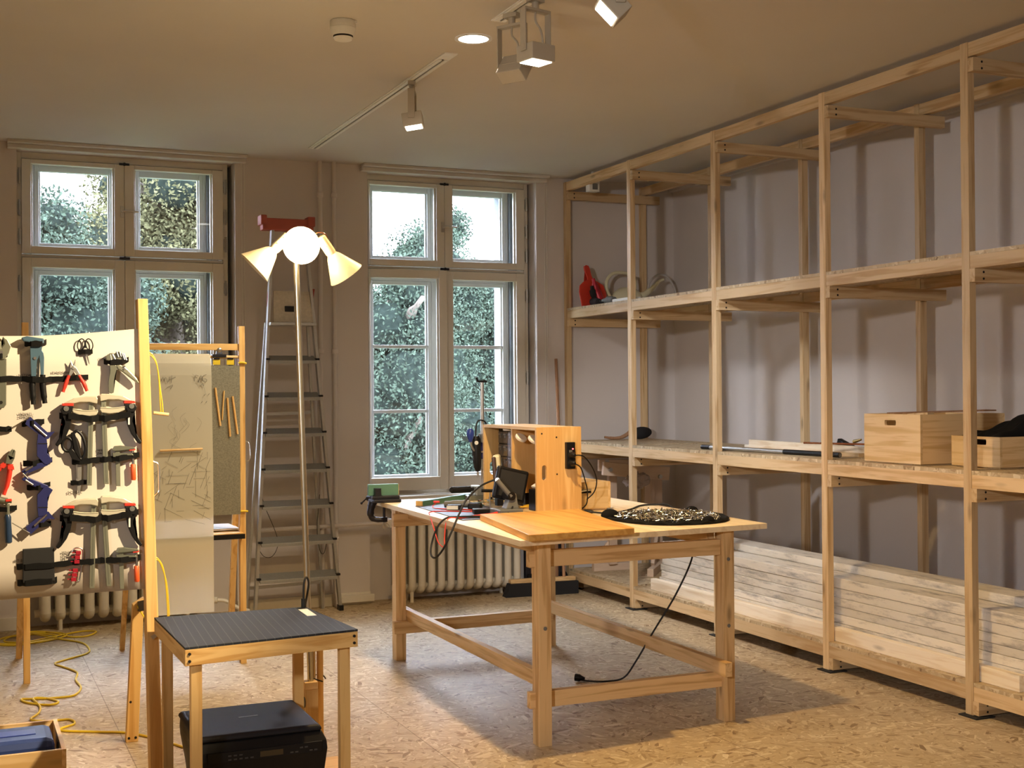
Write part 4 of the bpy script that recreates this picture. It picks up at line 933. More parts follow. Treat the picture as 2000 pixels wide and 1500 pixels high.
m = MB(); m.box(-.235, 4.915, .885, .628, 4.945, .925); m.build('cross_rail', SX, stand, bevel=.002)
m = MB(); m.box(-.235, 4.915, 1.74, .621, 4.945, 1.78); m.build('cross_rail', SX, stand, bevel=.002)
m = MB(); m.cyl((.672, 4.878, .685), (.680, 4.852, .71), .004, n=8); m.obox((.676, 4.862, .697), .03, .006, .014, (0, -.6, 0)); m.build('wing_screw', STEEL, stand)
m = MB()
for x, y, z in ((.735, 6.03, .51), (.728, 6.03, .25), (.726, 6.03, .185), (.718, 6.03, .02), (.748, 6.03, .02)): m.cyl((x, y, z), (x, y-.003, z), .006, n=8)
m.build('screw_holes', HDARK, stand)
m = MB(); m.tube([(.668, 4.915, 1.345), (.683, 4.915, 1.34), (.698, 4.915, 1.325), (.700, 4.915, 1.25), (.697, 4.915, 1.225), (.670, 4.915, 1.20)], .0032, n=8); m.build('wire_handle', STEEL, stand, smooth=True)
# the foil sheet (top edge sags to the left)
n = 20; vs = []; fs = []
for i in range(n+1):
    u = -215+(285+215)*i/n
    for j in range(9):
        vt = 656-.2*max(0, u-60)**1.4*.04; vb = 1172-.077*u
        p = bd(u, vt+(vb-vt)*j/8, 0); vs.append((p.x, BY+.0015+.0015*math.sin(u*.03)*math.sin(j*.8), p.z))
for i in range(n):
    for j in range(8): fs.append((i*9+j, (i+1)*9+j, (i+1)*9+j+1, i*9+j+1))
m = MB(); m.raw(vs, fs); o = m.build('foil_board', SHEET, stand, smooth=True)
sm = o.modifiers.new('thickness', 'SOLIDIFY'); sm.thickness = .003; sm.offset = -1 if False else 1
m = MB(); P(m, [(268, 640), (286, 640), (302, 1148), (285, 1150)], -.001, .001); m.build('clear_edge', glass_mat('clear_acrylic', 1.2, (.95, .95, .95)), stand)
# printed captions (code squares left out)
for u, v, s, tx in ((127, 965, 7.5, 'SCHERE'), (34, 811, 6.5, 'WINKEL-'), (34, 817, 6.5, 'ZWINGE'), (34, 735, 6, 'NIETZANGE'), (98, 730, 6, 'RUNDZANGE'), (190, 703, 6, 'LOCHZANGE'),
                    (115, 1082, 6.5, 'MINI-'), (115, 1088, 6.5, 'SCHLÜSSEL'), (115, 1094, 6.5, 'SET'), (24, 1098, 6.5, 'BIT-SET'), (185, 882, 6, 'HEBEL-'), (185, 888, 6, 'ZWINGE')):
    text_mesh('caption', tx, s*.00185*1.05, INK, stand, bd(u, v, .0035))
# black elastic straps
def strap(pts, h=11, off=.012, wob=2):
    m = MB(); N_ = len(pts)
    top = []; bot = []
    seg = []
    for (a, b) in zip(pts[:-1], pts[1:]):
        for k in range(6):
            t = k/6; seg.append((a[0]+(b[0]-a[0])*t, a[1]+(b[1]-a[1])*t, a[2]+(b[2]-a[2])*t if len(a) > 2 else off))
    a = pts[-1]; seg.append((a[0], a[1], a[2] if len(a) > 2 else off))
    vs = []; fs = []
    for i, (u, v, o_) in enumerate(seg):
        hh = h/2+.5*math.sin(i*.9)
        for (dv, do) in ((-hh, 0), (hh, 0), (hh, .003), (-hh, .003)): vs.append(bd(u, v+dv+.4*math.sin(i*1.3), o_+do))
    for i in range(len(seg)-1):
        for k in range(4): fs.append((i*4+k, i*4+(k+1) % 4, (i+1)*4+(k+1) % 4, (i+1)*4+k))
    fs += [(0, 1, 2, 3), tuple(len(vs)-4+k for k in (3, 2, 1, 0))]
    m.raw(vs, fs)
    for q in (pts[0], pts[-1]):
        s = 1 if q is pts[0] else -1
        m.cyl(bd(q[0]+3*s, q[1], (q[2] if len(q) > 2 else off)+.003), bd(q[0]+3*s, q[1], (q[2] if len(q) > 2 else off)+.0045), .0024, n=8)
    o = m.build('strap', FABRIC, stand)
    return o
strap([(-30, 697, .004), (0, 696, .026), (14, 692, .004)])
strap([(46, 671, .004), (58, 672, .036), (78, 672, .036), (88, 668, .004)])
strap([(149, 688, .004), (163, 687, .014), (178, 687, .004)], 9)
strap([(-40, 740, .004), (0, 740, .020), (40, 740, .006), (60, 742, .030), (82, 742, .030), (98, 741, .006), (122, 740, .006), (145, 738, .020), (169, 737, .004)])
strap([(200, 706, .004), (212, 708, .030), (236, 707, .030), (250, 702, .004)], 10)
strap([(-25, 838, .004), (10, 838, .012), (21, 838, .004)], 11)
strap([(112, 812, .004), (128, 812, .040), (150, 815, .036), (173, 819, .042), (188, 816, .030), (199, 818, .042), (225, 813, .036), (250, 808, .040), (262, 803, .004)], 12)
strap([(136, 902, .004), (150, 902, .020), (172, 899, .022), (190, 898, .012), (199, 897, .022), (214, 896, .020), (228, 895, .034), (256, 890, .022), (270, 888, .004)], 11)
strap([(133, 943, .004), (148, 943, .014), (165, 941, .004)], 9)
strap([(40, 828, .004), (58, 826, .03), (83, 823, .004)], 11)
strap([(42, 905, .004), (60, 905, .03), (98, 898, .004)], 11)
strap([(49, 952, .004), (70, 952, .03), (94, 945, .004)], 10)
strap([(52, 1027, .004), (75, 1024, .03), (95, 1022, .004)], 10)
strap([(-20, 995, .004), (10, 994, .024), (30, 991, .004)], 10)
strap([(112, 1012, .004), (130, 1010, .040), (160, 1012, .036), (180, 1014, .042), (192, 1009, .030), (204, 1011, .042), (230, 1006, .036), (250, 1002, .040), (268, 1000, .004)], 12)
strap([(29, 1107, .004), (45, 1106, .022), (95, 1103, .022), (135, 1098, .014), (150, 1097, .018), (172, 1096, .022), (190, 1094, .012), (205, 1093, .022), (230, 1092, .034), (258, 1090, .022), (272, 1087, .004)], 11)
strap([(30, 1138, .004), (45, 1138, .020), (95, 1134, .020), (106, 1132, .004)], 12)

TG = 'tools held on the foil board'
def tool(name, label, cat, u, v): 
    return thing(name, label, cat, bd(u, v, .006), TG)
# adjustable wrench at the edge
t = tool('adjustable_wrench', 'steel adjustable wrench at the left edge of the tool board', 'wrench', 0, 740)
m = MB(); P(m, [(-6, 700), (12, 700), (11, 790), (6, 797), (-4, 797), (-8, 790)], .006, .016); m.build('shank', CASTGREY, t, bevel=.002)
m = MB(); P(m, [(-14, 672), (-4, 664), (2, 668), (2, 680), (8, 672), (5, 657), (14, 664), (20, 676), (16, 690), (8, 702), (-8, 702)], .006, .022); m.build('head', BARGREY, t, bevel=.002)
m = MB(); CY(m, 1, 786, .0165, .0175, .006); m.build('hang_hole', HDARK, t)
m = MB(); CY(m, 2, 688, .010, .024, .006); m.build('adjusting_wheel', STEEL, t)
# rivet pliers
t = tool('rivet_pliers', 'petrol-blue rivet pliers with black grips on the tool board', 'pliers', 68, 725)
m = MB(); P(m, [(39, 660), (50, 657), (83, 662), (82, 672), (60, 670), (43, 667)], .008, .034); m.build('head', TEAL, t, bevel=.004)
m = MB(); P(m, [(56, 668), (80, 668), (78, 684), (71, 700), (69, 704), (67, 735), (58, 735)], .008, .030); m.build('body', TEAL, t, bevel=.003)
m = MB(); P(m, [(77, 682), (81, 688), (83, 700), (82, 735), (76, 735), (76, 705), (73, 694)], .010, .026); m.build('lever', TEAL, t, bevel=.003)
m = MB(); TB(m, [(62, 732), (60, 755), (61, 772), (62, 790)], .018, [.010, .0115, .011, .009], 10); m.build('grip', BLACK, t, smooth=True)
m = MB(); TB(m, [(80, 732), (80, 752), (82, 772), (84, 788)], .018, [.010, .0115, .011, .009], 10); m.build('grip', BLACK, t, smooth=True)
m = MB(); CY(m, 65, 700, .030, .033, .0055); CY(m, 68, 718, .024, .028, .004); CY(m, 67, 730, .024, .028, .004); m.build('bolts', STEEL, t)
# small scissors
t = tool('small_scissors', 'small scissors with dark round loops near the top of the tool board', 'scissors', 165, 690)
for u, d in ((155, -1), (171, 1)):
    m = MB(); TB(m, [(u+7*math.cos(a)+d*1.5*math.sin(a), 673+11*math.sin(a)) for a in [2*PI*k/12 for k in range(12)]], .010, .0022, 6, closed=True); m.build('loop', BLACK, t, smooth=True)
m = MB(); P(m, [(160, 682), (166, 682), (171.5, 711), (170, 711)], .006, .009); m.build('blade', STEEL, t)
m = MB(); P(m, [(161, 680), (167, 680), (165, 672), (163, 668), (162, 672)], .008, .012); m.build('shank', BLACK, t)
# round-nose pliers
t = tool('round_nose_pliers', 'fine-tipped pliers with red handles gaping open on the tool board', 'pliers', 141, 735)
m = MB(); m.cyl(bd(139, 718, .016), bd(133.5, 704, .016), .0055, .0012, n=10); m.build('jaw', STEEL, t, smooth=True)
m = MB(); m.cyl(bd(140, 718, .016), bd(143.5, 703, .016), .0055, .0012, n=10); m.build('jaw', STEEL, t, smooth=True)
m = MB(); P(m, [(135, 718), (139, 714), (144, 717), (152, 731), (148, 734), (141, 725), (134, 735), (130, 733)], .010, .022); CY(m, 139.5, 719, .022, .025, .006); m.build('joint', ALU, t, bevel=.001)
for pts in ([(131, 733), (125, 748), (119, 766)], [(150, 733), (159, 748), (166, 764)]):
    m = MB(); TB(m, pts, .016, [.006, .0075, .006], 10); m.build('handle', RED, t, smooth=True)
# revolving punch pliers
t = tool('punch_pliers', 'grey revolving punch pliers with spread handles at the top right of the tool board', 'pliers', 225, 715)
m = MB(); P(m, [(203, 704), (205, 694), (212, 690), (219, 690), (219, 702), (214, 706)], .008, .030); m.build('anvil_jaw', CASTGREY, t, bevel=.003)
m = MB(); P(m, [(219, 702), (218, 692), (228, 686.5), (235, 690), (240, 700), (236, 705)], .010, .024); m.build('punch_wheel', BARGREY, t, bevel=.003)
m = MB()
for (u0, v0), (u1, v1) in (((214, 706), (211.5, 693)), ((222, 704), (216, 692)), ((228, 698), (224, 687)), ((233, 697), (230, 687)), ((240, 703), (235, 690)), ((244, 704), (238.5, 691))):
    m.cyl(bd(u0, v0, .028), bd(u1, v1, .028), .0032, n=8)
m.build('punch_tubes', STEEL, t, smooth=True)
m = MB(); P(m, [(211, 712), (217, 709), (225, 716), (221, 730), (218, 745), (218, 767), (213, 769), (208, 765), (208, 748), (211, 732), (212, 722)], .012, .030); m.build('handle', CASTGREY, t, bevel=.004)
m = MB(); P(m, [(222, 714), (230, 712), (240, 716), (252, 726), (264, 738), (270, 749), (266, 749), (252, 739), (236, 727), (227, 722)], .014, .032); m.build('handle', BARGREY, t, bevel=.004)
m = MB(); CY(m, 239, 716, .032, .035, .004); CY(m, 239, 721, .032, .035, .004); m.build('rivets', STEEL, t)
# lever clamps: two pairs
def lever_clamp(dy, mir, label, ybar, ubar):
    f = (lambda u: 2*188.5-u) if mir else (lambda u: u)
    yo = -5 if mir else 0
    G = lambda pts: [(f(u), v+dy+yo) for u, v in pts]
    t = tool('lever_clamp', label, 'clamp', f(172), 850+dy)
    m = MB(); P(m, [(ubar-5, 778+dy), (ubar+5, 778+dy), (ubar+ybar[1]+5, ybar[0]), (ubar+ybar[1]-5, ybar[0])], .010, .022); m.build('rail', BARGREY, t, bevel=.0015)
    m = MB(); P(m, [(ubar-1.2, 790+dy), (ubar+1.2, 790+dy), (ubar+ybar[1]+1.2, ybar[0]-4), (ubar+ybar[1]-1.2, ybar[0]-4)], .022, .0225); m.build('rail_groove', CASTGREY, t)
    m = MB(); P(m, G([(120, 788), (140, 778), (165, 774.5), (184, 774), (186, 778), (185, 789), (170, 785.5), (150, 785.5), (140, 788)]), .006, .034); m.build('fixed_jaw', JAW, t, bevel=.004)
    m = MB(); P(m, G([(117, 788), (139, 788), (139, 793), (116, 792.5)]), .004, .037); m.build('pressure_pad', RED, t, bevel=.002)
    m = MB(); P(m, G([(134, 799), (160, 801.5), (186, 801), (187, 804), (183, 811), (168, 813), (150, 811), (138, 806)]), .006, .036); m.build('sliding_jaw', JAW, t, bevel=.004)
    m = MB(); TB(m, G([(136, 799), (160, 802), (186, 801)]), .036, .0022, 6); m.build('jaw_rib', JAW, t, smooth=True)
    m = MB(); P(m, G([(117, 793.5), (138, 793.5), (136, 802), (131, 810), (118, 810), (113, 800)]), .006, .040); m.build('housing', BLACK, t, bevel=.004)
    m = MB(); CY(m, f(124), 798+dy+yo, .040, .043, .0095); CY(m, f(124), 798+dy+yo, .043, .0435, .0055); m.build('pivot_screw', GREYP, t)
    hp = [(117, 808), (134, 808), (134, 822), (131, 836), (124, 852), (113, 867), (107, 872), (103, 868), (110, 858), (119, 842), (123, 830), (122, 818)]
    m = MB(); P(m, G(hp), .010, .034); m.build('handle', BLACK, t, bevel=.004)
    m = MB(); P(m, G([(122, 818), (123, 834), (118, 833), (115, 830)]), .014, .030); m.build('trigger', RED, t, bevel=.002)
    if mir:
        m = MB(); P(m, G([(127.5, 812), (131, 812), (131, 834), (127.5, 834)]), .0345, .0352); m.build('white_sticker', LABEL, t)
    return t
lever_clamp(0, False, 'left lever clamp of the upper pair, beige jaws and red pads', (948, -5), 174)
lever_clamp(0, True, 'right lever clamp of the upper pair, with a white sticker', (945, 5), 198)
lever_clamp(199, False, 'left lever clamp of the lower pair, with a long grey bar', (1148, -5), 178)
lever_clamp(199, True, 'right lever clamp of the lower pair, beside the lowest orange-handled clamp', (1144, 10), 197)
# big black dressmaking shears
t = tool('shears', 'large black shears with big loops pointing down, middle of the tool board', 'scissors', 148, 890)
m = MB(); TB(m, [(127+10*math.cos(a), 868+13*math.sin(a)) for a in [2*PI*k/14 for k in range(14)]], .018, .0055, 8, closed=True); m.build('small_loop', BLACK, t, smooth=True)
m = MB(); TB(m, [(138, 847), (146, 842), (156, 852), (162, 872), (160, 888), (153, 897), (146, 880)], .020, .0055, 8); m.build('large_loop', BLACK, t, smooth=True)
m = MB(); P(m, [(133, 846), (140, 842), (148, 868), (154, 892), (150, 897), (140, 880)], .012, .026); P(m, [(128, 880), (136, 876), (156, 896), (152, 902), (136, 897)], .010, .024); m.build('shank', BLACK, t, bevel=.003)
m = MB(); P(m, [(145, 903), (155, 903), (154, 945), (150, 967), (147, 960), (144, 938)], .008, .012); m.build('blade', ALU, t)
m = MB(); P(m, [(143, 905), (147, 905), (147, 935), (145, 932)], .012, .0135); CY(m, 151, 905, .012, .018, .006); m.build('pivot', STEEL, t)
# small bar clamps with orange handles
def bar_clamp(du, dv, label, bot):
    t = tool('bar_clamp', label, 'clamp', 232+du, 880+dv)
    Q = lambda pts: [(u+du, v+dv) for u, v in pts]
    m = MB(); P(m, Q([(214, 880), (219, 871), (232, 870), (260, 873), (260, 877), (232, 880), (219, 881)]), .008, .030); m.build('fixed_jaw', CASTGREY, t, bevel=.003)
    m = MB(); P(m, Q([(215, 884), (254, 885), (257, 889), (236, 889), (230, 892), (216, 892)]), .008, .030); m.build('sliding_jaw', CASTGREY, t, bevel=.003)
    m = MB(); P(m, [(221+du, 880+dv), (230+du, 880+dv), (231+du, bot), (223+du, bot)], .012, .022); m.build('bar', BARGREY, t, bevel=.001)
    m = MB(); P(m, Q([(249, 877), (261, 876), (261, 879), (249, 880)]), .008, .028); m.build('pad', RED, t)
    m = MB(); m.cyl(bd(256+du, 880+dv, .018), bd(257+du, 908+dv, .018), .005, n=10); m.build('spindle', STEEL, t, smooth=True)
    m = MB(); m.lathe(bd(256.5+du, 906+dv, .018), (bd(257.5+du, 940+dv, .018)-bd(256.5+du, 906+dv, .018)), [(.007, 0), (.0095, .003), (.0095, .056), (.007, .060)], n=14); m.build('handle', ORANGE, t, smooth=True)
bar_clamp(0, 0, 'small grey bar clamp with orange handle at mid-height of the tool board', 949)
bar_clamp(6, 198, 'small grey bar clamp with orange handle at the bottom of the tool board', 1149)
# blue corner clamps
def corner_clamp(flip, dv, label):
    t = tool('corner_clamp', label, 'clamp', 68, 860+dv)
    Q = (lambda pts: [(u, 2*866-v+dv) for u, v in pts]) if flip else (lambda pts: [(u, v+dv) for u, v in pts])
    m = MB(); P(m, Q([(70, 848), (86, 850), (88, 872), (87, 884), (94, 893), (98, 900), (88, 907), (82, 906), (68, 890), (68, 866)]), .008, .030); m.build('body', NAVY, t, bevel=.003)
    m = MB(); P(m, Q([(50, 818), (56, 814), (88, 844), (102, 843), (96, 850), (90, 857), (84, 858), (46, 828)]), .008, .028); m.build('upper_arm', NAVY, t, bevel=.003)
    m = MB(); P(m, Q([(82, 902), (90, 908), (56, 922), (46, 928), (38, 920), (62, 906)]), .008, .028); m.build('lower_arm', NAVY, t, bevel=.003)
    m = MB(); m.cyl(bd(*Q([(62, 830)])[0], .031), bd(*Q([(86, 852)])[0], .031), .0042, n=10); m.build('screw', STEEL, t, smooth=True)
    m = MB(); m.cyl(bd(*Q([(46, 919)])[0], .031), bd(*Q([(60, 910)])[0], .031), .0035, n=10); m.build('screw', STEEL, t, smooth=True)
    m = MB(); m.cyl(bd(*Q([(53, 816)])[0], .03), bd(*Q([(20, 836)])[0], .022), .0022, n=8); m.build('tommy_bar', STEEL, t, smooth=True)
    m = MB(); m.cyl(bd(*Q([(41, 924)])[0], .03), bd(*Q([(60, 944)])[0], .022), .0025, n=8); m.build('tommy_bar', STEEL, t, smooth=True)
    m = MB(); m.beam(bd(*Q([(70, 866)])[0], .0305), bd(*Q([(88, 866)])[0], .0305), .001, .003, up=(0, 0, 1)); m.build('joint_line', HDARK, t)
corner_clamp(False, 0, 'upper navy-blue corner clamp on the tool board')
corner_clamp(True, 124, 'lower navy-blue corner clamp on the tool board')
# red-handled pliers
t = tool('combination_pliers', 'combination pliers with long red handles at the left edge of the tool board', 'pliers', 15, 920)
m = MB(); P(m, [(12, 888), (22, 876), (24, 878), (21, 888), (26, 878), (28, 880), (26, 894), (20, 907), (8, 905)], .008, .024); m.build('jaws', CASTGREY, t, bevel=.002)
m = MB(); TB(m, [(18, 906), (16, 925), (12, 945), (5, 966)], .018, [.010, .009, .0085, .007], 10); P(m, [(13, 908), (24, 910), (25, 917), (13, 916)], .008, .028); m.build('handle', RED, t, smooth=True)
m = MB(); TB(m, [(8, 906), (-4, 916), (-14, 932), (-20, 950)], .018, [.010, .009, .0085, .007], 10); P(m, [(0, 905), (10, 905), (6, 914), (-2, 912)], .008, .028); m.build('handle', RED, t, smooth=True)
# blue-handled cutter with red joint
t = tool('blue_handled_tool', 'upright tool with a dark blue ribbed handle and red collar at the left edge', 'tool', 12, 1030)
m = MB(); m.lathe(bd(12, 1004, .018), bd(14, 1060, .018)-bd(12, 1004, .018), [(.008, 0), (.0125, .01), (.0115, .03), (.0125, .07), (.012, .10), (.007, .104)], n=14); m.build('handle', plain('dark_blue_grip', (.02, .045, .10), .35), t, smooth=True)
m = MB(); m.cyl(bd(12, 1006, .018), bd(12, 984, .018), .008, n=10); m.build('shaft', CASTGREY, t, smooth=True)
m = MB(); TB(m, [(-14, 972), (4, 977), (20, 979)], .020, [.012, .012, .006], 10); m.build('head', CASTGREY, t, smooth=True)
m = MB(); P(m, [(8, 974), (20, 973), (20, 978), (8, 979)], .024, .034); m.build('collar', RED, t, bevel=.002)
# black box
t = tool('flat_black_case', 'flat black case strapped to the bottom of the tool board', 'case', 70, 1100)
m = MB(); P(m, [(40, 1072), (100, 1068), (101, 1134), (40, 1138)], .005, .021); m.build('case', BLACKM, t, bevel=.003)
# hex key set
t = tool('hex_key_set', 'fan of small dark-red keys in a folding holder beside the flat black case', 'hex keys', 145, 1105)
for k in range(7):
    v = 1079+k*8.6; u = 147-k*1.6
    if 3 <= k <= 3: continue
    m = MB(); P(m, [(u-5, v-3.6), (u+5, v-3.8), (u+5, v+3.4), (u-5, v+3.6)], .010, .024); m.cyl(bd(u-5, v, .016), bd(u-12, v, .016), .0024, n=8); m.build('key_body', DKRED, t, bevel=.001)
m = MB(); TB(m, [(135, 1078), (140, 1071), (150, 1070), (156, 1076), (154, 1100), (149, 1132), (143, 1136)], .010, .003, 8); m.build('holder', STEEL, t, smooth=True)

# yellow cord with a wooden toggle hanging from the post
t = thing('toggle_cord', 'yellow cord with a pale wooden toggle hanging beside the near pine post', 'cord', (.80, 5.0, 1.47))
yb = 5.0
def lp(u, v): # plane 5 cm behind the post
    return V((.660+(u-281)*.00180, yb, 1.957-(v-581)*.001925))
m = MB(); m.tube([lp(287, 684), lp(297, 690), lp(306, 706), lp(311, 740), lp(313, 780), lp(315, 808)], .0023, n=8); m.build('cord', YELLOW, t, smooth=True)
m = MB(); m.tube([lp(286, 688), lp(299, 696), lp(308, 716), lp(314, 760), lp(318, 790), lp(319, 806)], .0023, n=8); m.build('cord', YELLOW, t, smooth=True)
m = MB(); m.cyl(lp(299, 806), lp(331, 810), .0065, n=12); m.build('toggle', CRX, t, smooth=True)
t = thing('hanging_cord', 'yellow double cord hanging low on the near pine post above the cart', 'cord', (.79, 5.02, .75))
for du in (0, 5):
    m = MB(); m.tube([lp(296+du*.3, 1092+du), lp(306+du*.5, 1096+du), lp(317, 1114+du), lp(323+du*.4, 1150), lp(326+du*.6, 1200), lp(327+du*.6, 1240)], .0024, n=8); m.build('cord', YELLOW, t, smooth=True)
m = MB(); m.tube([(.748, 5.95, .635), (.775, 5.9, .585), (.80, 5.85, .54)], .0035, n=8); m.tube([(.795, 5.86, .535), (.83, 5.8, .53)], .006, n=8)
tag(m.build('yellow_tie', YELLOW, smooth=True), 'short yellow tie on the folded leg below the tool board', 'cord')

# ------------------------------------------------------------------ second stand: drawing film and magnet sheet
s2 = thing('drawing_stand', 'pine trestle stand behind the tool board with a top bar and small tray', 'stand', (.95, 7.5, 0))
m = MB(); m.box(1.53, 7.49, 0, 1.565, 7.535, 1.99); m.build('post', SZ, s2, bevel=.002)
m = MB(); m.box(.335, 7.49, 0, .37, 7.535, 1.995); m.build('post', SZ, s2, bevel=.002)
m = MB(); m.hexa([(.325, 8.22, 0), (.36, 8.22, 0), (.36, 8.26, 0), (.325, 8.26, 0), (.338, 7.54, 1.6), (.372, 7.54, 1.6), (.372, 7.57, 1.6), (.338, 7.57, 1.6)]); m.build('rear_leg', SZ, s2)
m = MB(); m.hexa([(1.595, 8.2, 0), (1.63, 8.2, 0), (1.63, 8.24, 0), (1.595, 8.24, 0), (1.53, 7.54, 1.6), (1.565, 7.54, 1.6), (1.565, 7.57, 1.6), (1.53, 7.57, 1.6)]); m.build('rear_leg', SZ, s2)
m = MB(); m.hexa([(.925, 8.2, 0), (.955, 8.2, 0), (.955, 8.23, 0), (.925, 8.23, 0), (.93, 7.56, 1.4), (.96, 7.56, 1.4), (.96, 7.585, 1.4), (.93, 7.585, 1.4)]); m.build('rear_leg', SZ, s2)
m = MB(); m.box(.37, 7.50, 1.848, 1.53, 7.525, 1.886); m.build('top_bar', SX, s2, bevel=.002)
m = MB(); m.cyl((.37, 7.505, 1.808), (1.53, 7.505, 1.808), .009, n=12); m.build('dowel', CRX, s2, smooth=True)
m = MB(); m.box(.38, 7.45, .745, 1.545, 7.49, .775); m.box(.38, 7.49, .765, 1.545, 7.90, .775); m.build('tray', SX, s2, bevel=.002)
m = MB(); m.box(.38, 7.440, .742, 1.55, 7.449, .770); m.build('tray_edge', BLACK, s2)
m = MB(); m.beam((.39, 7.52, .76), (.39, 7.9, .76), .02, .03); m.beam((1.54, 7.52, .76), (1.58, 7.95, .76), .02, .03); m.build('tray_arm', SY, s2)
m = MB(); m.tube([(1.567, 7.51, 1.31), (1.585, 7.50, 1.30), (1.592, 7.50, 1.25), (1.59, 7.50, 1.20), (1.568, 7.51, 1.19)], .0025, n=6); m.build('wire_hook', STEEL, s2, smooth=True)
m = MB(); m.tube([(1.525, 7.485, 1.772), (1.55, 7.48, 1.775), (1.572, 7.485, 1.770)], .006, n=8); m.tube([(1.525, 7.485, .898), (1.55, 7.48, .90), (1.575, 7.485, .897)], .006, n=8)
tag(m.build('yellow_binding', YELLOW, smooth=True), 'yellow bands tied round the right post of the drawing stand', 'band')
m = MB(); m.box(.985, 7.455, .885, 1.527, 7.459, 1.757)
ZN = plain('spangled_zinc_sheet', (.40, .41, .34), .38, .85, noise=.5, scale=140)
o = tag(m.build('metal_sheet', ZN), 'speckled zinc sheet hanging behind the drawing film', 'sheet')
for x, z in ((1.405, 1.790), (1.48, 1.792)):
    pass
cl = thing('bulldog_clip', 'dark bulldog clip gripping the dowel above the zinc sheet', 'clip', (1.40, 7.49, 1.80))
m = MB(); m.box(1.375, 7.482, 1.806, 1.455, 7.528, 1.824); m.prism([(1.395, 7.485, 1.824), (1.435, 7.485, 1.824), (1.425, 7.495, 1.855), (1.405, 7.495, 1.855)], (0, .02, 0)); m.build('jaw', IRON, cl, bevel=.002)
m = MB(); m.lathe((1.415, 7.492, 1.848), (0, -1, 0), [(.012, 0), (.014, .004), (.008, .008)], n=14); m.build('ring', STEEL, cl, smooth=True)
for x, w in ((1.395, 'left'), (1.475, 'right')):
    k = thing('yellow_tag', 'small yellow-black tag, the %s of two under the dowel' % w, 'tag', (x, 7.48, 1.758), 'yellow tags under the dowel')
    m = MB(); m.box(x-.018, 7.484, 1.762, x+.024, 7.487, 1.795); m.build('card', YELLOW, k)
    m = MB(); m.box(x-.014, 7.480, 1.793, x+.020, 7.49, 1.802); m.build('clip', BLACK, k)
# translucent film, rolled over the dowel
FILM = bpy.data.materials.new('drawing_film'); FILM.use_nodes = True; nt = FILM.node_tree; nt.nodes.clear()
out = N(nt, 'ShaderNodeOutputMaterial'); tl = N(nt, 'ShaderNodeBsdfTranslucent', Color=(.88, .86, .76, 1)); df = N(nt, 'ShaderNodeBsdfDiffuse', Color=(.90, .87, .74, 1)); tp = N(nt, 'ShaderNodeBsdfTransparent')
a = N(nt, 'ShaderNodeMixShader', Fac=.45); b_ = N(nt, 'ShaderNodeMixShader', Fac=.78)
nt.links.new(df.outputs[0], a.inputs[1]); nt.links.new(tl.outputs[0], a.inputs[2]); nt.links.new(tp.outputs[0], b_.inputs[1]); nt.links.new(a.outputs[0], b_.inputs[2]); nt.links.new(b_.outputs[0], out.inputs['Surface'])
fm = thing('drawing_film', 'long translucent sheet with pencil scribbles hanging from the drawing stand', 'paper', (1.15, 7.45, .33))
m = MB(); xs0, xs1 = .985, 1.360
prof = [(7.52, 1.70), (7.521, 1.80), (7.512, 1.823), (7.50, 1.826), (7.478, 1.815), (7.452, 1.77), (7.442, 1.70), (7.436, 1.2), (7.432, .85), (7.430, .33)]
m.rings([[V((xs0, y, z)), V((xs1+(.005 if z < 1.6 else 0), y, z)), V((xs1, y+.001, z)), V((xs0, y+.001, z))] for y, z in prof]); m.build('film', FILM, fm)
m = MB(); rs = random.Random(9)
def scr(pts, r=.0012): m.tube([(x, 7.4335+.004*(z-.85)/.9-.002, z) for x, z in pts], r, n=4, sub=3)
# bold scribbles near the top
scr([(1.075, 1.665), (1.085, 1.69), (1.09, 1.665), (1.10, 1.69), (1.108, 1.66)]); scr([(1.115, 1.66), (1.12, 1.69)]); scr([(1.13, 1.655), (1.135, 1.70)]); scr([(1.12, 1.675), (1.155, 1.69)]); scr([(1.105, 1.63), (1.14, 1.645), (1.125, 1.62)])
scr([(1.26, 1.665), (1.268, 1.70), (1.285, 1.695)]); scr([(1.285, 1.66), (1.30, 1.70), (1.305, 1.665)]); scr([(1.288, 1.678), (1.325, 1.68)]); scr([(1.33, 1.705), (1.31, 1.695), (1.308, 1.67), (1.325, 1.66), (1.332, 1.675), (1.318, 1.68)]); scr([(1.295, 1.64), (1.305, 1.65), (1.315, 1.638)])
for x, z in ((1.315, 1.58), (1.34, 1.585), (1.30, 1.54), (1.325, 1.54)): scr([(x, z), (x+.006, z+.01)])
for k in range(60):   # pale construction lines lower down
    x = rs.uniform(1.02, 1.34); z = rs.uniform(.86, 1.22); a_ = rs.choice((0, PI/2, .6, -.5, 1.2)); L_ = rs.uniform(.03, .13)
    scr([(x, z), (min(1.35, max(1.0, x+math.cos(a_)*L_)), max(.84, z+math.sin(a_)*L_))], .0006)
for k in range(14):
    x = rs.uniform(1.12, 1.28); z = rs.uniform(1.3, 1.72); scr([(x, z), (x+rs.uniform(-.05, .05), z-.03), (x+rs.uniform(-.06, .06), z-.08)], .0004)
m.build('pencil_drawing', plain('graphite', (.20, .19, .16), .6), fm)
def stick(p, q, r, mat, label):
    t = MB(); t.cyl(p, q, r, n=8); tag(t.build('wooden_stick', mat, smooth=True), label, 'stick', 'magnetic sticks on the zinc sheet' if 'zinc' in label else None)
ys = 7.447
stick((1.382, ys, 1.628), (1.410, ys, 1.405), .0065, CRZ, 'thick wooden stick on the zinc sheet, nearest the film')
stick((1.433, ys, 1.610), (1.421, ys, 1.438), .0045, SZ, 'thin orange pencil among the sticks on the zinc sheet')
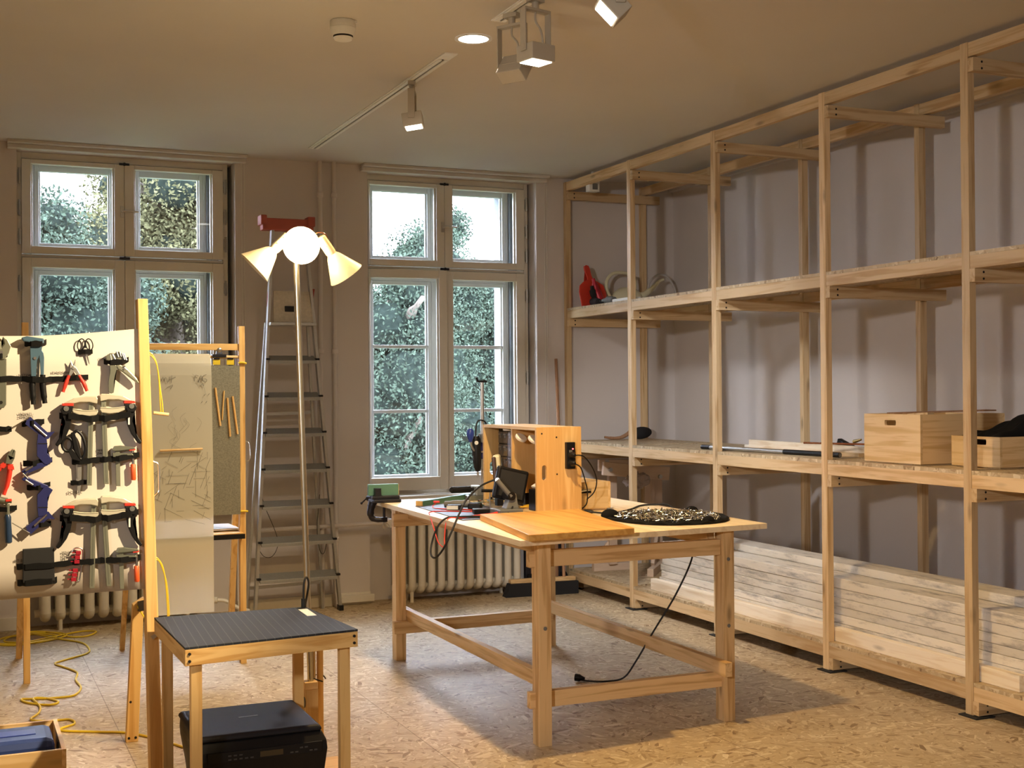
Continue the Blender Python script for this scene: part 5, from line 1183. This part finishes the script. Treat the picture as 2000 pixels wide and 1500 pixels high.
stick((1.452, ys, 1.568), (1.466, ys, 1.342), .0065, CRZ, 'wooden stick on the zinc sheet just right of the thin pencil')
stick((1.482, ys, 1.577), (1.510, ys, 1.355), .0065, CRZ, 'wooden stick on the zinc sheet nearest the right post')
stick((1.063, 7.424, 1.270), (1.303, 7.424, 1.275), .0065, CRX, 'wooden stick lying level across the drawing film')
m = MB(); m.obox((1.44, 7.72, .787), .20, .30, .010, (0, 0, .02)); tag(m.build('paper_stack', plain('pale_blue_paper', (.72, .74, .82), .7)), 'stack of pale paper on the tray of the drawing stand', 'paper')
for i, (x, c, h) in enumerate(((.97, GREYP, .10), (1.02, YELLOW, .09), (1.075, RED, .11), (1.19, GREEN, .12), (1.26, RED, .13))):
    t = thing('marker', ('grey', 'yellow', 'red left-hand', 'green', 'red right-hand')[i]+' marker pen standing on the tray, blurred behind the film', 'pen', (x, 7.62, .775), 'markers on the tray')
    m = MB(); m.cyl((x, 7.62, .776), (x, 7.62, .776+h*.6), .012, n=10); m.build('barrel', WHITEP, t, smooth=True)
    m = MB(); m.cyl((x, 7.62, .776+h*.6), (x, 7.62, .776+h), .013, n=10); m.build('cap', c, t, smooth=True)
# ------------------------------------------------------------------ cart with printer
cart = thing('printer_cart', 'low pine side table with a dark ribbed top standing in the foreground', 'table', (.99, 4.62, 0))
CZt = .77
A, B, C_, D = V((.679, 4.210)), V((1.281, 4.275)), V((1.232, 4.810)), V((.668, 4.830))
def q3(p, z): return (p.x, p.y, z)
def inset(p, k):
    c = (A+B+C_+D)/4; return p+(c-p)*k
m = MB(); m.prism([q3(p, CZt-.007) for p in (A, B, C_, D)], (0, 0, .007))
RIB, nt, b = new_mat('dark_ribbed_mat'); b.inputs['Roughness'].default_value = .6; b.inputs['Specular IOR Level'].default_value = .2
tc = N(nt, 'ShaderNodeTexCoord'); wv = N(nt, 'ShaderNodeTexWave', Scale=11, Distortion=.2, Detail=1); mp = N(nt, 'ShaderNodeMapping'); mp.inputs['Rotation'].default_value = (0, 0, .06)
nt.links.new(tc.outputs['Object'], mp.inputs['Vector']); nt.links.new(mp.outputs[0], wv.inputs['Vector'])
cr = N(nt, 'ShaderNodeValToRGB'); cr.color_ramp.elements[0].color = (.026, .029, .034, 1); cr.color_ramp.elements[1].color = (.075, .075, .075, 1); cr.color_ramp.elements[0].position = .965; cr.color_ramp.elements[1].position = 1.0
nt.links.new(wv.outputs['Fac'], cr.inputs['Fac']); nt.links.new(cr.outputs[0], b.inputs['Base Color'])
m.build('ribbed_top', RIB, cart)
m = MB(); m.prism([q3(inset(p, .03), CZt-.02) for p in (A, B, C_, D)], (0, 0, .013)); m.build('top_board', SX, cart)
for p, q, mat in ((A, B, SX), (D, C_, SX), (A, D, SY), (B, C_, SY)):
    d = (q-p).normalized()*.0; m = MB()
    c = (A+B+C_+D)/4; nrm = V((-(q-p).y, (q-p).x)).normalized(); nrm = nrm if nrm.dot(c-p) > 0 else -nrm
    e0, e1 = (p, q) if mat is SX else (p+(q-p).normalized()*.021, q-(q-p).normalized()*.021)
    m.prism([q3(e0, CZt-.0605), q3(e1, CZt-.0605), q3(e1+nrm*.02, CZt-.0605), q3(e0+nrm*.02, CZt-.0605)], (0, 0, .053)); m.build('apron', mat, cart, bevel=.001)
for p, u in ((A, (1, 1)), (B, (-1, 1)), (C_, (-1, -1)), (D, (1, -1))):
    x, y = p.x+u[0]*.022, p.y+u[1]*.022
    m = MB(); m.box(x, y, 0, x+u[0]*.036, y+u[1]*.034, CZt-.02); m.build('leg', SZ, cart, bevel=.0015)
for z in (CZt-.022, CZt-.046):
    for p, s in ((A, 1), (B, -1)):
        d = (B-A).normalized(); c = p+d*.014*s; m = MB(); m.cyl((c.x, c.y-.0005, z), (c.x+.0004, c.y-.004, z), .005, n=10); m.build('screw', HDARK, cart)
m = MB(); m.box(.705, 4.27, .075, 1.225, 4.78, .095); m.build('lower_shelf', SX, cart)
m = MB(); m.obox((1.206, 4.68, CZt+.0007), .035, .15, .0012, (0, 0, -.02)); m.build('white_strip', LABEL, cart)
pr = thing('printer', 'black multifunction laser printer on the lower shelf of the pine side table', 'printer', (.97, 4.58, .095))
Z0, Z1 = .097, .425
PB = plain('printer_black', (.006, .006, .007), .5, spec=.3)
m = MB()
def sec(z, x0, x1, y0, y1): return [V((x0, y0, z)), V((x1, y0, z)), V((x1, y1, z)), V((x0, y1, z))]
m.rings([sec(Z0, .785, 1.165, 4.40, 4.77), sec(.25, .768, 1.185, 4.375, 4.785), sec(.345, .752, 1.195, 4.360, 4.79), sec(Z1-.052, .750, 1.193, 4.366, 4.79), sec(Z1-.022, .752, 1.180, 4.388, 4.788)])
m.build('body', PB, pr, bevel=.006)
m = MB(); m.rings([sec(Z1-.021, .746, 1.180, 4.383, 4.792), sec(Z1-.010, .746, 1.180, 4.383, 4.792), sec(Z1, .756, 1.170, 4.393, 4.784)]); m.build('scanner_lid', plain('printer_lid', (.016, .016, .020), .55, noise=.3, scale=400, spec=.25), pr, bevel=.006)
m = MB(); m.box(.775, 4.3585, .335, 1.175, 4.3655, .373); cp = m.build('control_panel', PB, pr, bevel=.002)
m = MB(); m.box(.955, 4.357, .343, 1.035, 4.3585, .362); m.build('display', plain('lcd', (.055, .04, .02), .3), cp)
for k in range(14):
    u = .845+.019*(k % 5) if k < 8 else 1.06+.017*(k % 6); w = .343+.013*((k//5) % 2)
    m = MB(); m.box(u, 4.357, w, u+.011, 4.3585, w+.005); m.build('button', plain('grey_key', (.05, .05, .05), .5) if k == 0 else bpy.data.materials['grey_key'], cp)
m = MB(); m.obox((.965, 4.60, Z1+.0004), .07, .012, .001, (0, 0, .04)); m.build('lid_badge', GREYP, pr)
m = MB(); m.box(.805, 4.3595, .290, .828, 4.3630, .316); m.build('white_sticker', LABEL, pr)
m = MB(); m.box(.84, 4.372, .165, 1.12, 4.40, .245); m.build('output_slot', HDARK, pr)
m = MB(); m.box(.83, 4.385, .105, 1.12, 4.398, .15); m.build('paper_tray', BLACKM, pr, bevel=.003)
m = MB(); m.box(.764, 4.50, .235, .772, 4.57, .262); m.build('side_grip', HDARK, pr)

# ------------------------------------------------------------------ floor lamp
lamp = thing('floor_lamp', 'tall home-made floor lamp with three cream cone shades behind the side table', 'lamp', (1.33, 5.12, 0))
m = MB(); m.box(1.20, 5.02, 0, 1.50, 5.32, .03); m.build('base', SX, lamp, bevel=.003)
m = MB(); m.box(1.368, 5.135, .03, 1.39, 5.165, .66); m.build('upright', SZ, lamp, bevel=.002)
m = MB(); m.cyl((1.352, 5.145, .03), (1.349, 5.145, .66), .010, n=12); m.build('wooden_rod', TZ, lamp, smooth=True)
m = MB(); m.box(1.30, 5.075, .03, 1.352, 5.125, .385); m.build('holder', CRZ, lamp, bevel=.002)
m = MB(); m.box(1.296, 5.070, .386, 1.35, 5.13, .415); m.build('holder_cap', TX, lamp, bevel=.002)
m = MB(); m.cyl((1.2955, 5.10, .33), (1.2995, 5.10, .33), .022, n=20); m.build('holder_hole', GREYP, lamp)
m = MB(); m.cyl((1.326, 5.10, .416), (1.275, 5.10, 2.20), .0125, n=14); m.build('pole', GALV, lamp, smooth=True)
m = MB(); m.tube([(1.220, 4.79, .795), (1.222, 4.79, .86), (1.234, 4.80, .885), (1.246, 4.81, .86), (1.244, 4.83, .81), (1.25, 4.88, .76), (1.30, 5.03, .71), (1.316, 5.085, .71)], .004, n=8); m.cyl((1.220, 4.79, .7705), (1.220, 4.79, .805), .009, n=10); m.build('power_cord', RUBBER, lamp, smooth=True)
m = MB(); m.tube([(1.385, 5.13, .40), (1.34, 5.122, .42), (1.34, 5.17, .42), (1.39, 5.17, .42), (1.40, 5.14, .41)], .003, n=6); m.build('cable_tie', BLACK, lamp, smooth=True)
# hub and heads
m = MB(); m.cyl((1.275, 5.10, 2.16), (1.275, 5.10, 2.235), .02, n=14); m.tube([(1.275, 5.10, 2.225), (1.32, 5.09, 2.226), (1.375, 5.08, 2.212)], .012, n=10); m.tube([(1.275, 5.10, 2.20), (1.22, 5.10, 2.19), (1.185, 5.09, 2.185)], .010, n=10); m.tube([(1.275, 5.10, 2.20), (1.262, 5.06, 2.19)], .012, n=10); m.build('hub', LAMPW, lamp, smooth=True)
def head(apex, axis, lab):
    a, d = V(apex), V(axis).normalized()
    m = MB(); m.lathe(a-d*.085, d, [(.018, 0), (.022, .003), (.022, .075), (.02, .085)], n=18); s_ = m.build('socket', LAMPW, lamp, smooth=True)
    m = MB(); m.lathe(a, d, [(.020, 0), (.030, .012), (.066, .085), (.076, .105), (.0745, .1055), (.064, .086), (.028, .013), (.018, .002)], n=32, caps=False); sh = m.build('lamp_shade', LAMPW, lamp, smooth=True)
    for k in (-.065, -.03):
        m = MB(); p = a+d*k+V((-.01, -.02, .004)); m.ball(p, .003, n=8, m=5); m.build('screw', BRASS, s_)
    return a, d
a, d = head((1.418, 5.065, 2.165), (.60, .10, -.78), 'right')
a2, d2 = head((1.18, 5.085, 2.175), (-.70, .15, -.68), 'left')
ac, dc_ = V((1.262, 5.05, 2.185)), V((-.02, -1, -.03)).normalized()
head(ac, dc_, 'centre')
GLOW = emis('bulb_glow', (1.0, .76, .42), 260)
m = MB(); m.ball(ac+dc_*.058, .050, n=20, m=12); bo = m.build('bulb', GLOW, lamp, smooth=True)
m = MB(); m.tube([(1.40, 5.06, 2.225), (1.385, 5.05, 2.245), (1.36, 5.05, 2.25), (1.335, 5.06, 2.24), (1.30, 5.07, 2.23)], .0025, n=6); m.build('lamp_wire', COPPER, lamp, smooth=True)

# ------------------------------------------------------------------ ladder against the pier
ld = thing('stepladder', 'tall folded aluminium stepladder with red top leaning at the pier between the windows', 'ladder', (2.27, 9.08, 0))
def rail(x0, x1, y0, y1, z1, name, w=.022, d=.05):
    m = MB(); m.hexa([(x0-w/2, y0-d/2, .0), (x0+w/2, y0-d/2, .0), (x0+w/2, y0+d/2, .0), (x0-w/2, y0+d/2, .0), (x1-w/2, y1-d/2, z1), (x1+w/2, y1-d/2, z1), (x1+w/2, y1+d/2, z1), (x1-w/2, y1+d/2, z1)]); m.build(name, ALU, ld, bevel=.002)
FL = lambda z: 1.945+.0475*z   # front stiles converge upwards
FR = lambda z: 2.572-.0925*z
rail(FL(0), FL(2.82), 9.02, 8.98, 2.80, 'front_stile'); rail(FR(0), FR(2.82), 9.02, 8.98, 2.80, 'front_stile')
rail(1.90, 2.04, 9.12, 9.04, 2.10, 'rear_stile', .018, .03); rail(2.47, 2.345, 9.14, 9.04, 2.10, 'rear_stile', .018, .03)
TREAD = plain('ribbed_tread', (.36, .36, .34), .5, .6, noise=.15, scale=80)
zs_ = [.265, .525, .785, 1.045, 1.305, 1.565, 1.83, 2.09]
for k, z in enumerate(zs_[:-1]):
    m = MB(); a0, a1 = FL(z)+.011, FR(z)-.011; m.hexa([(a0, 8.955, z-.028), (a1, 8.955, z-.028), (a1, 9.055, z+.010), (a0, 9.055, z+.010), (a0, 8.955, z-.004), (a1, 8.955, z-.004), (a1, 9.055, z+.034), (a0, 9.055, z+.034)]); m.build('tread', TREAD, ld, bevel=.002)
    for x in (FL(z)+.005, FR(z)-.005):
        m = MB(); m.box(x-.014, 8.958, z-.002, x+.014, 8.99, z+.012); m.build('tread_clip', BLACK, ld)
m = MB(); m.box(FL(2.09), 8.90, 2.075, FR(2.09), 9.06, 2.095); m.build('platform', ALU, ld, bevel=.002)
m = MB(); m.prism([(2.075, 8.945, 2.10), (2.365, 8.945, 2.10), (2.345, 8.99, 2.325), (2.085, 8.99, 2.325)], (0, .008, 0))
tb = m.build('instruction_panel', plain('printed_panel', (.58, .52, .42), .6, noise=.25, scale=50), ld)
m = MB(); m.box(2.16, 8.955, 2.175, 2.225, 8.965, 2.215); m.build('dark_badge', BLACK, tb)
for x0, x1 in ((2.052, 2.065), (2.365, 2.385)):
    m = MB(); m.tube([(x0, 9.0, 2.21), (x0, 8.995, 2.27), (x0+.01, 8.99, 2.345)], .014, n=8); m.build('red_grip', plain('ladder_red', (.36, .07, .045), .5), ld, smooth=True)
LR = bpy.data.materials['ladder_red']
m = MB(); m.box(2.0, 8.94, 2.755, 2.37, 9.03, 2.84); m.box(1.985, 8.93, 2.79, 2.03, 9.04, 2.86); m.box(2.325, 8.93, 2.79, 2.38, 9.04, 2.86); m.build('top_guard', LR, ld, bevel=.006)
for z in (1.44, .19):
    m = MB(); m.beam((1.90+.067*z, 9.12-.03*z, z), (2.47-.06*z, 9.13-.035*z, z+.01), .012, .022); m.build('rear_brace', ALU, ld)
for x in (FL(0), FR(0)):
    m = MB(); m.box(x-.016, 8.985, -.0, x+.016, 9.055, .04); m.build('foot', BLACK, ld, bevel=.003)
m = MB(); m.tube([(1.99, 9.05, .95), (2.02, 9.05, .80), (2.10, 9.05, .60), (2.12, 9.05, .50), (2.08, 9.05, .42), (2.02, 9.05, .42), (1.98, 9.06, .48)], .0022, n=6); m.build('safety_cord', RUBBER, ld, smooth=True)
m = MB(); m.tube([(2.43, 9.05, .85), (2.41, 9.05, .60), (2.43, 9.05, .44), (2.46, 9.05, .42), (2.48, 9.05, .50)], .0022, n=6); m.build('safety_cord', RUBBER, ld, smooth=True)

# ------------------------------------------------------------------ ceiling fittings
def track(y0, y1, label):
    t = thing('lighting_track', label, 'track', (2.303, (y0+y1)/2, CZ-.01), 'ceiling lighting tracks')
    m = MB(); m.box(2.268, y0, CZ-.006, 2.338, y1, CZ-.0005); m.build('flange', WHITEP, t)
    for x in (2.283, 2.315):
        m = MB(); m.box(x-.006, y0+.12, CZ-.012, x+.014, y1-.02, CZ-.006); m.build('rail', WHITEP, t)
    m = MB(); m.box(2.292, y0+.12, CZ-.0075, 2.307, y1-.02, CZ-.006); m.build('slot', HDARK, t)
track(5.98, 8.69, 'long white recessed lighting track pointing at the windows')
track(1.0, 5.38, 'white lighting track at the top edge with two large spotlights')
LENS = emis('spot_lens', (1.0, .96, .88), 9); LENSOFF = plain('lens_grey', (.45, .45, .42), .2)
def spot(x, y, rz, tilt, label, lens=LENS, arm=.17):
    """bracketed track spotlight: adapter, U bracket, box head pivoting between the arms"""
    t = thing('track_spotlight', label, 'spotlight', (x, y, CZ-.01), 'track spotlights')
    R = Matrix.Rotation(rz, 3, 'Z'); o = V((x, y, CZ-.012))
    def w(p): return o+R @ V(p)
    def bx(m, a, b_, rot=None, piv=None):
        P_ = [(a[0],a[1],a[2]),(b_[0],a[1],a[2]),(b_[0],b_[1],a[2]),(a[0],b_[1],a[2]),(a[0],a[1],b_[2]),(b_[0],a[1],b_[2]),(b_[0],b_[1],b_[2]),(a[0],b_[1],b_[2])]
        if rot is not None: P_ = [tuple(V(piv)+rot @ (V(p)-V(piv))) for p in P_]
        m.hexa([w(p) for p in P_])
    m = MB(); bx(m, (-.035, -.02, -.02), (.035, .02, -.0)); m.cyl(w((0, 0, -.02)), w((0, 0, -.05)), .016, n=14); m.build('adapter', SPOTW, t)
    ht = -.05
    m = MB(); bx(m, (-.068, -.018, ht-.012), (.068, .018, ht)); bx(m, (-.072, -.018, ht-arm), (-.066, .018, ht)); bx(m, (.066, -.018, ht-arm), (.072, .018, ht)); m.build('bracket', SPOTW, t, bevel=.001)
    piv = (0, 0, ht-arm+.02); Rt = Matrix.Rotation(tilt, 3, 'X')
    m = MB(); bx(m, (-.064, -.055, -.06+piv[2]), (.064, .055, .0+piv[2]+.012), Rt, piv); hd = m.build('head', SPOTW, t, bevel=.004)
    m = MB(); bx(m, (-.052, -.044, -.0635+piv[2]), (.052, .044, -.0605+piv[2]), Rt, piv); m.build('lens', lens, hd)
    m = MB(); m.cyl(w((-.074, 0, piv[2])), w((.074, 0, piv[2])), .013, n=14); m.build('pivot', SPOTW, t, smooth=True)
    m = MB(); m.tube([w((.0, 0, ht-.012)), w((.0, .0, ht-.05)), w((.03, .0, ht-.09)), w((.04, 0, ht-arm+.045))], .005, n=8); m.build('cable', SPOTW, t, smooth=True)
    return t
spot(2.303, 6.585, 1.15, -.15, 'white track spotlight hanging alone under the long track', arm=.16)
spot(2.303, 5.22, -1.0, .95, 'track spotlight tilted away toward the rack, left of the two large ones', LENSOFF, arm=.20)
spot(2.305, 4.97, .25, .0, 'track spotlight facing straight down, right of the two large ones', arm=.19)
t4 = spot(2.303, 4.23, 1.26, .8, 'track spotlight just poking in at the top edge of the picture', arm=.20)
dl = thing('ceiling_downlight', 'round recessed ceiling downlight glowing white', 'light', (2.31, 5.70, CZ-.01))
m = MB(); m.lathe((2.31, 5.70, CZ-.0005), (0, 0, -1), [(.090, 0), (.092, .004), (.080, .006), (.073, .004)], n=40, caps=False); m.build('trim_ring', WHITEP, dl, smooth=True)
m = MB(); m.lathe((2.31, 5.70, CZ-.001), (0, 0, -1), [(.074, 0), (.074, .002)], n=40); m.build('diffuser', emis('downlight_glow', (1, .97, .92), 7), dl)
sd = thing('smoke_detector', 'off-white dome smoke detector on the ceiling', 'smoke detector', (1.63, 5.67, CZ-.10))
m = MB(); m.box(1.64, 5.62, CZ-.014, 1.70, 5.70, CZ-.001); m.build('base_tab', WHITEP, sd)
m = MB(); m.lathe((1.645, 5.66, CZ-.001), (0, 0, -1), [(.058, 0), (.060, .004), (.060, .030), (.0585, .031), (.0585, .033), (.060, .034), (.056, .052), (.048, .068)], n=36); m.build('housing', WHITEP, sd, smooth=True)
m = MB(); m.lathe((1.645, 5.66, CZ-.069), (0, 0, -1), [(.046, 0), (.045, .008)], n=36); m.build('vent_slot', HDARK, sd)
m = MB(); m.lathe((1.645, 5.66, CZ-.077), (0, 0, -1), [(.045, 0), (.040, .010), (.024, .014)], n=36); m.build('cap', WHITEP, sd, smooth=True)

# ------------------------------------------------------------------ floor: yellow cord, box with blue case
yc = [(.10, 8.9), (.249, 8.70), (.40, 8.66), (.557, 8.718), (.66, 8.82), (.60, 8.98), (.45, 9.02), (.28, 8.90), (.22, 8.74), (.35, 8.64), (.54, 8.72), (.60, 8.86), (.50, 8.97), (.33, 8.93), (.28, 8.80), (.40, 8.72), (.57, 8.80), (.72, 8.93), (.80, 8.95), (.85, 8.86), (.78, 8.76), (.68, 8.78), (.60, 8.92), (.50, 9.07), (.42, 9.06), (.47, 8.95), (.62, 8.72), (.735, 8.525), (.752, 8.267), (.712, 8.152), (.60, 8.043), (.528, 7.952), (.57, 7.825), (.626, 7.65), (.604, 7.448), (.613, 7.243), (.565, 7.075), (.475, 7.056), (.375, 7.079), (.306, 7.10), (.334, 7.003), (.428, 6.912), (.478, 6.958), (.425, 7.068), (.363, 7.085), (.385, 6.897), (.37, 6.757), (.328, 6.636), (.40, 6.57), (.50, 6.56), (.516, 6.464), (.453, 6.402), (.461, 6.348), (.624, 6.251), (.732, 6.181), (.84, 6.02), (.93, 5.83), (1.05, 5.55), (1.12, 5.0)]
m = MB(); m.tube([(x, y, .0062+.006*(i % 3 == 1)*(i < 26)) for i, (x, y) in enumerate(yc)], .0058, n=8)
tag(m.build('extension_cord', YELLOW, smooth=True), 'yellow extension cord snaking over the floor below the tool board', 'cord')
bxn = thing('wooden_box', 'open pine box at the bottom left corner holding a blue case', 'box', (.2, 5.35, 0))
bz = .25
m = MB(); m.box(-.25, 5.10, .012, .362, 5.116, bz); m.build('near_panel', CRX, bxn)
m = MB(); m.box(-.25, 5.57, .012, .362, 5.586, bz); m.build('far_panel', CRX, bxn)
m = MB(); m.box(.362, 5.10, .012, .378, 5.586, bz); m.build('side_panel', CRY, bxn)
m = MB(); m.box(-.266, 5.10, .012, -.25, 5.586, bz); m.build('side_panel', CRY, bxn)
m = MB(); m.box(-.24, 5.116, .0, .355, 5.57, .02); m.build('base_panel', CRX, bxn)
m = MB(); m.cyl((.3605, 5.30, .215), (.3625, 5.30, .215), .016, n=16); m.build('hand_hole', HDARK, bxn)
cs = thing('blue_case', 'dark blue plastic tool case lying in the pine box', 'case', (.22, 5.33, .02))
m = MB(); m.box(.075, 5.20, .021, .345, 5.46, .27); m.build('shell', BLUECASE, cs, bevel=.03)
m = MB(); m.box(.14, 5.29, .27, .28, 5.37, .2735); m.build('lid_panel', BLUE, cs, bevel=.0015)
m = MB(); m.box(-.23, 5.2, .021, .05, 5.5, .16); tag(m.build('cardboard_box', TX, bevel=.003), 'brown box beside the blue case inside the pine box', 'box')
# ------------------------------------------------------------------ light
world = bpy.data.worlds.new('sky'); SC.world = world; world.use_nodes = True
bg = world.node_tree.nodes['Background']; bg.inputs['Color'].default_value = (.80, .85, 1.0, 1); bg.inputs['Strength'].default_value = 26.0
def light(name, kind, loc, energy, color, target=None, size=.05, cone=90, blend=.3):
    l = bpy.data.lights.new(name, kind); l.energy = energy; l.color = color
    o = bpy.data.objects.new(name, l); COL.objects.link(o); o.location = loc
    if kind in ('POINT', 'SPOT'): l.shadow_soft_size = size
    if kind == 'SPOT': l.spot_size = math.radians(cone); l.spot_blend = blend
    if target is not None: o.rotation_euler = (V(target)-V(loc)).to_track_quat('-Z', 'Y').to_euler()
    return o
WARM = (1.0, .70, .34); NEUT = (1.0, .86, .66); COOL = (.93, .95, 1.0)
light('spot_bench', 'SPOT', (2.32, 4.955, 3.0), 200, (1, .66, .28), (2.2, 5.0, 0), .04, 132, .45)
light('spot_timber', 'SPOT', (2.42, 5.30, 2.97), 220, COOL, (4.9, 7.75, .75), .14, 56, .9)
light('spot_boards', 'SPOT', (2.3, 3.0, 3.0), 720, (1, .78, .48), (.12, 4.9, 1.3), .035, 45, .5)
light('spot_track', 'SPOT', (2.27, 6.62, 3.0), 130, (1, .82, .56), (1.35, 7.5, .9), .05, 75, .8)
light('downlight_lamp', 'SPOT', (2.31, 5.70, 3.29), 60, (1, .88, .72), (2.31, 5.70, 0), .12, 165, .5)
light('rear_fill_spot', 'SPOT', (.3, -.8, 3.0), 130, (1, .84, .66), (.0, -2.9, .6), .1, 100, .6)  # unseen pair added as ambient fill, bounced off the rear wall
light('rear_fill_spot', 'SPOT', (3.4, -.8, 3.0), 130, (1, .84, .66), (3.6, -2.9, .6), .1, 100, .6)
light('left_flood_lamp', 'SPOT', (-2.6, -.6, 2.5), 620, (1, .94, .91), (5.2, 6.5, .9), .15, 42, .8)  # unseen flood, placed from the rack's shadows on the right wall
SC.view_settings.view_transform = 'Standard'; SC.view_settings.look = 'None'; SC.view_settings.gamma = 1; SC.view_settings.exposure = 0.22
SC.view_settings.use_curve_mapping = False
SC.cycles.max_bounces = 7; SC.cycles.transparent_max_bounces = 14; SC.cycles.use_adaptive_sampling = True; SC.cycles.adaptive_threshold = .02; SC.cycles.use_denoising = True; SC.cycles.caustics_reflective = False; SC.cycles.caustics_refractive = False
SC.cycles.sample_clamp_indirect = 6
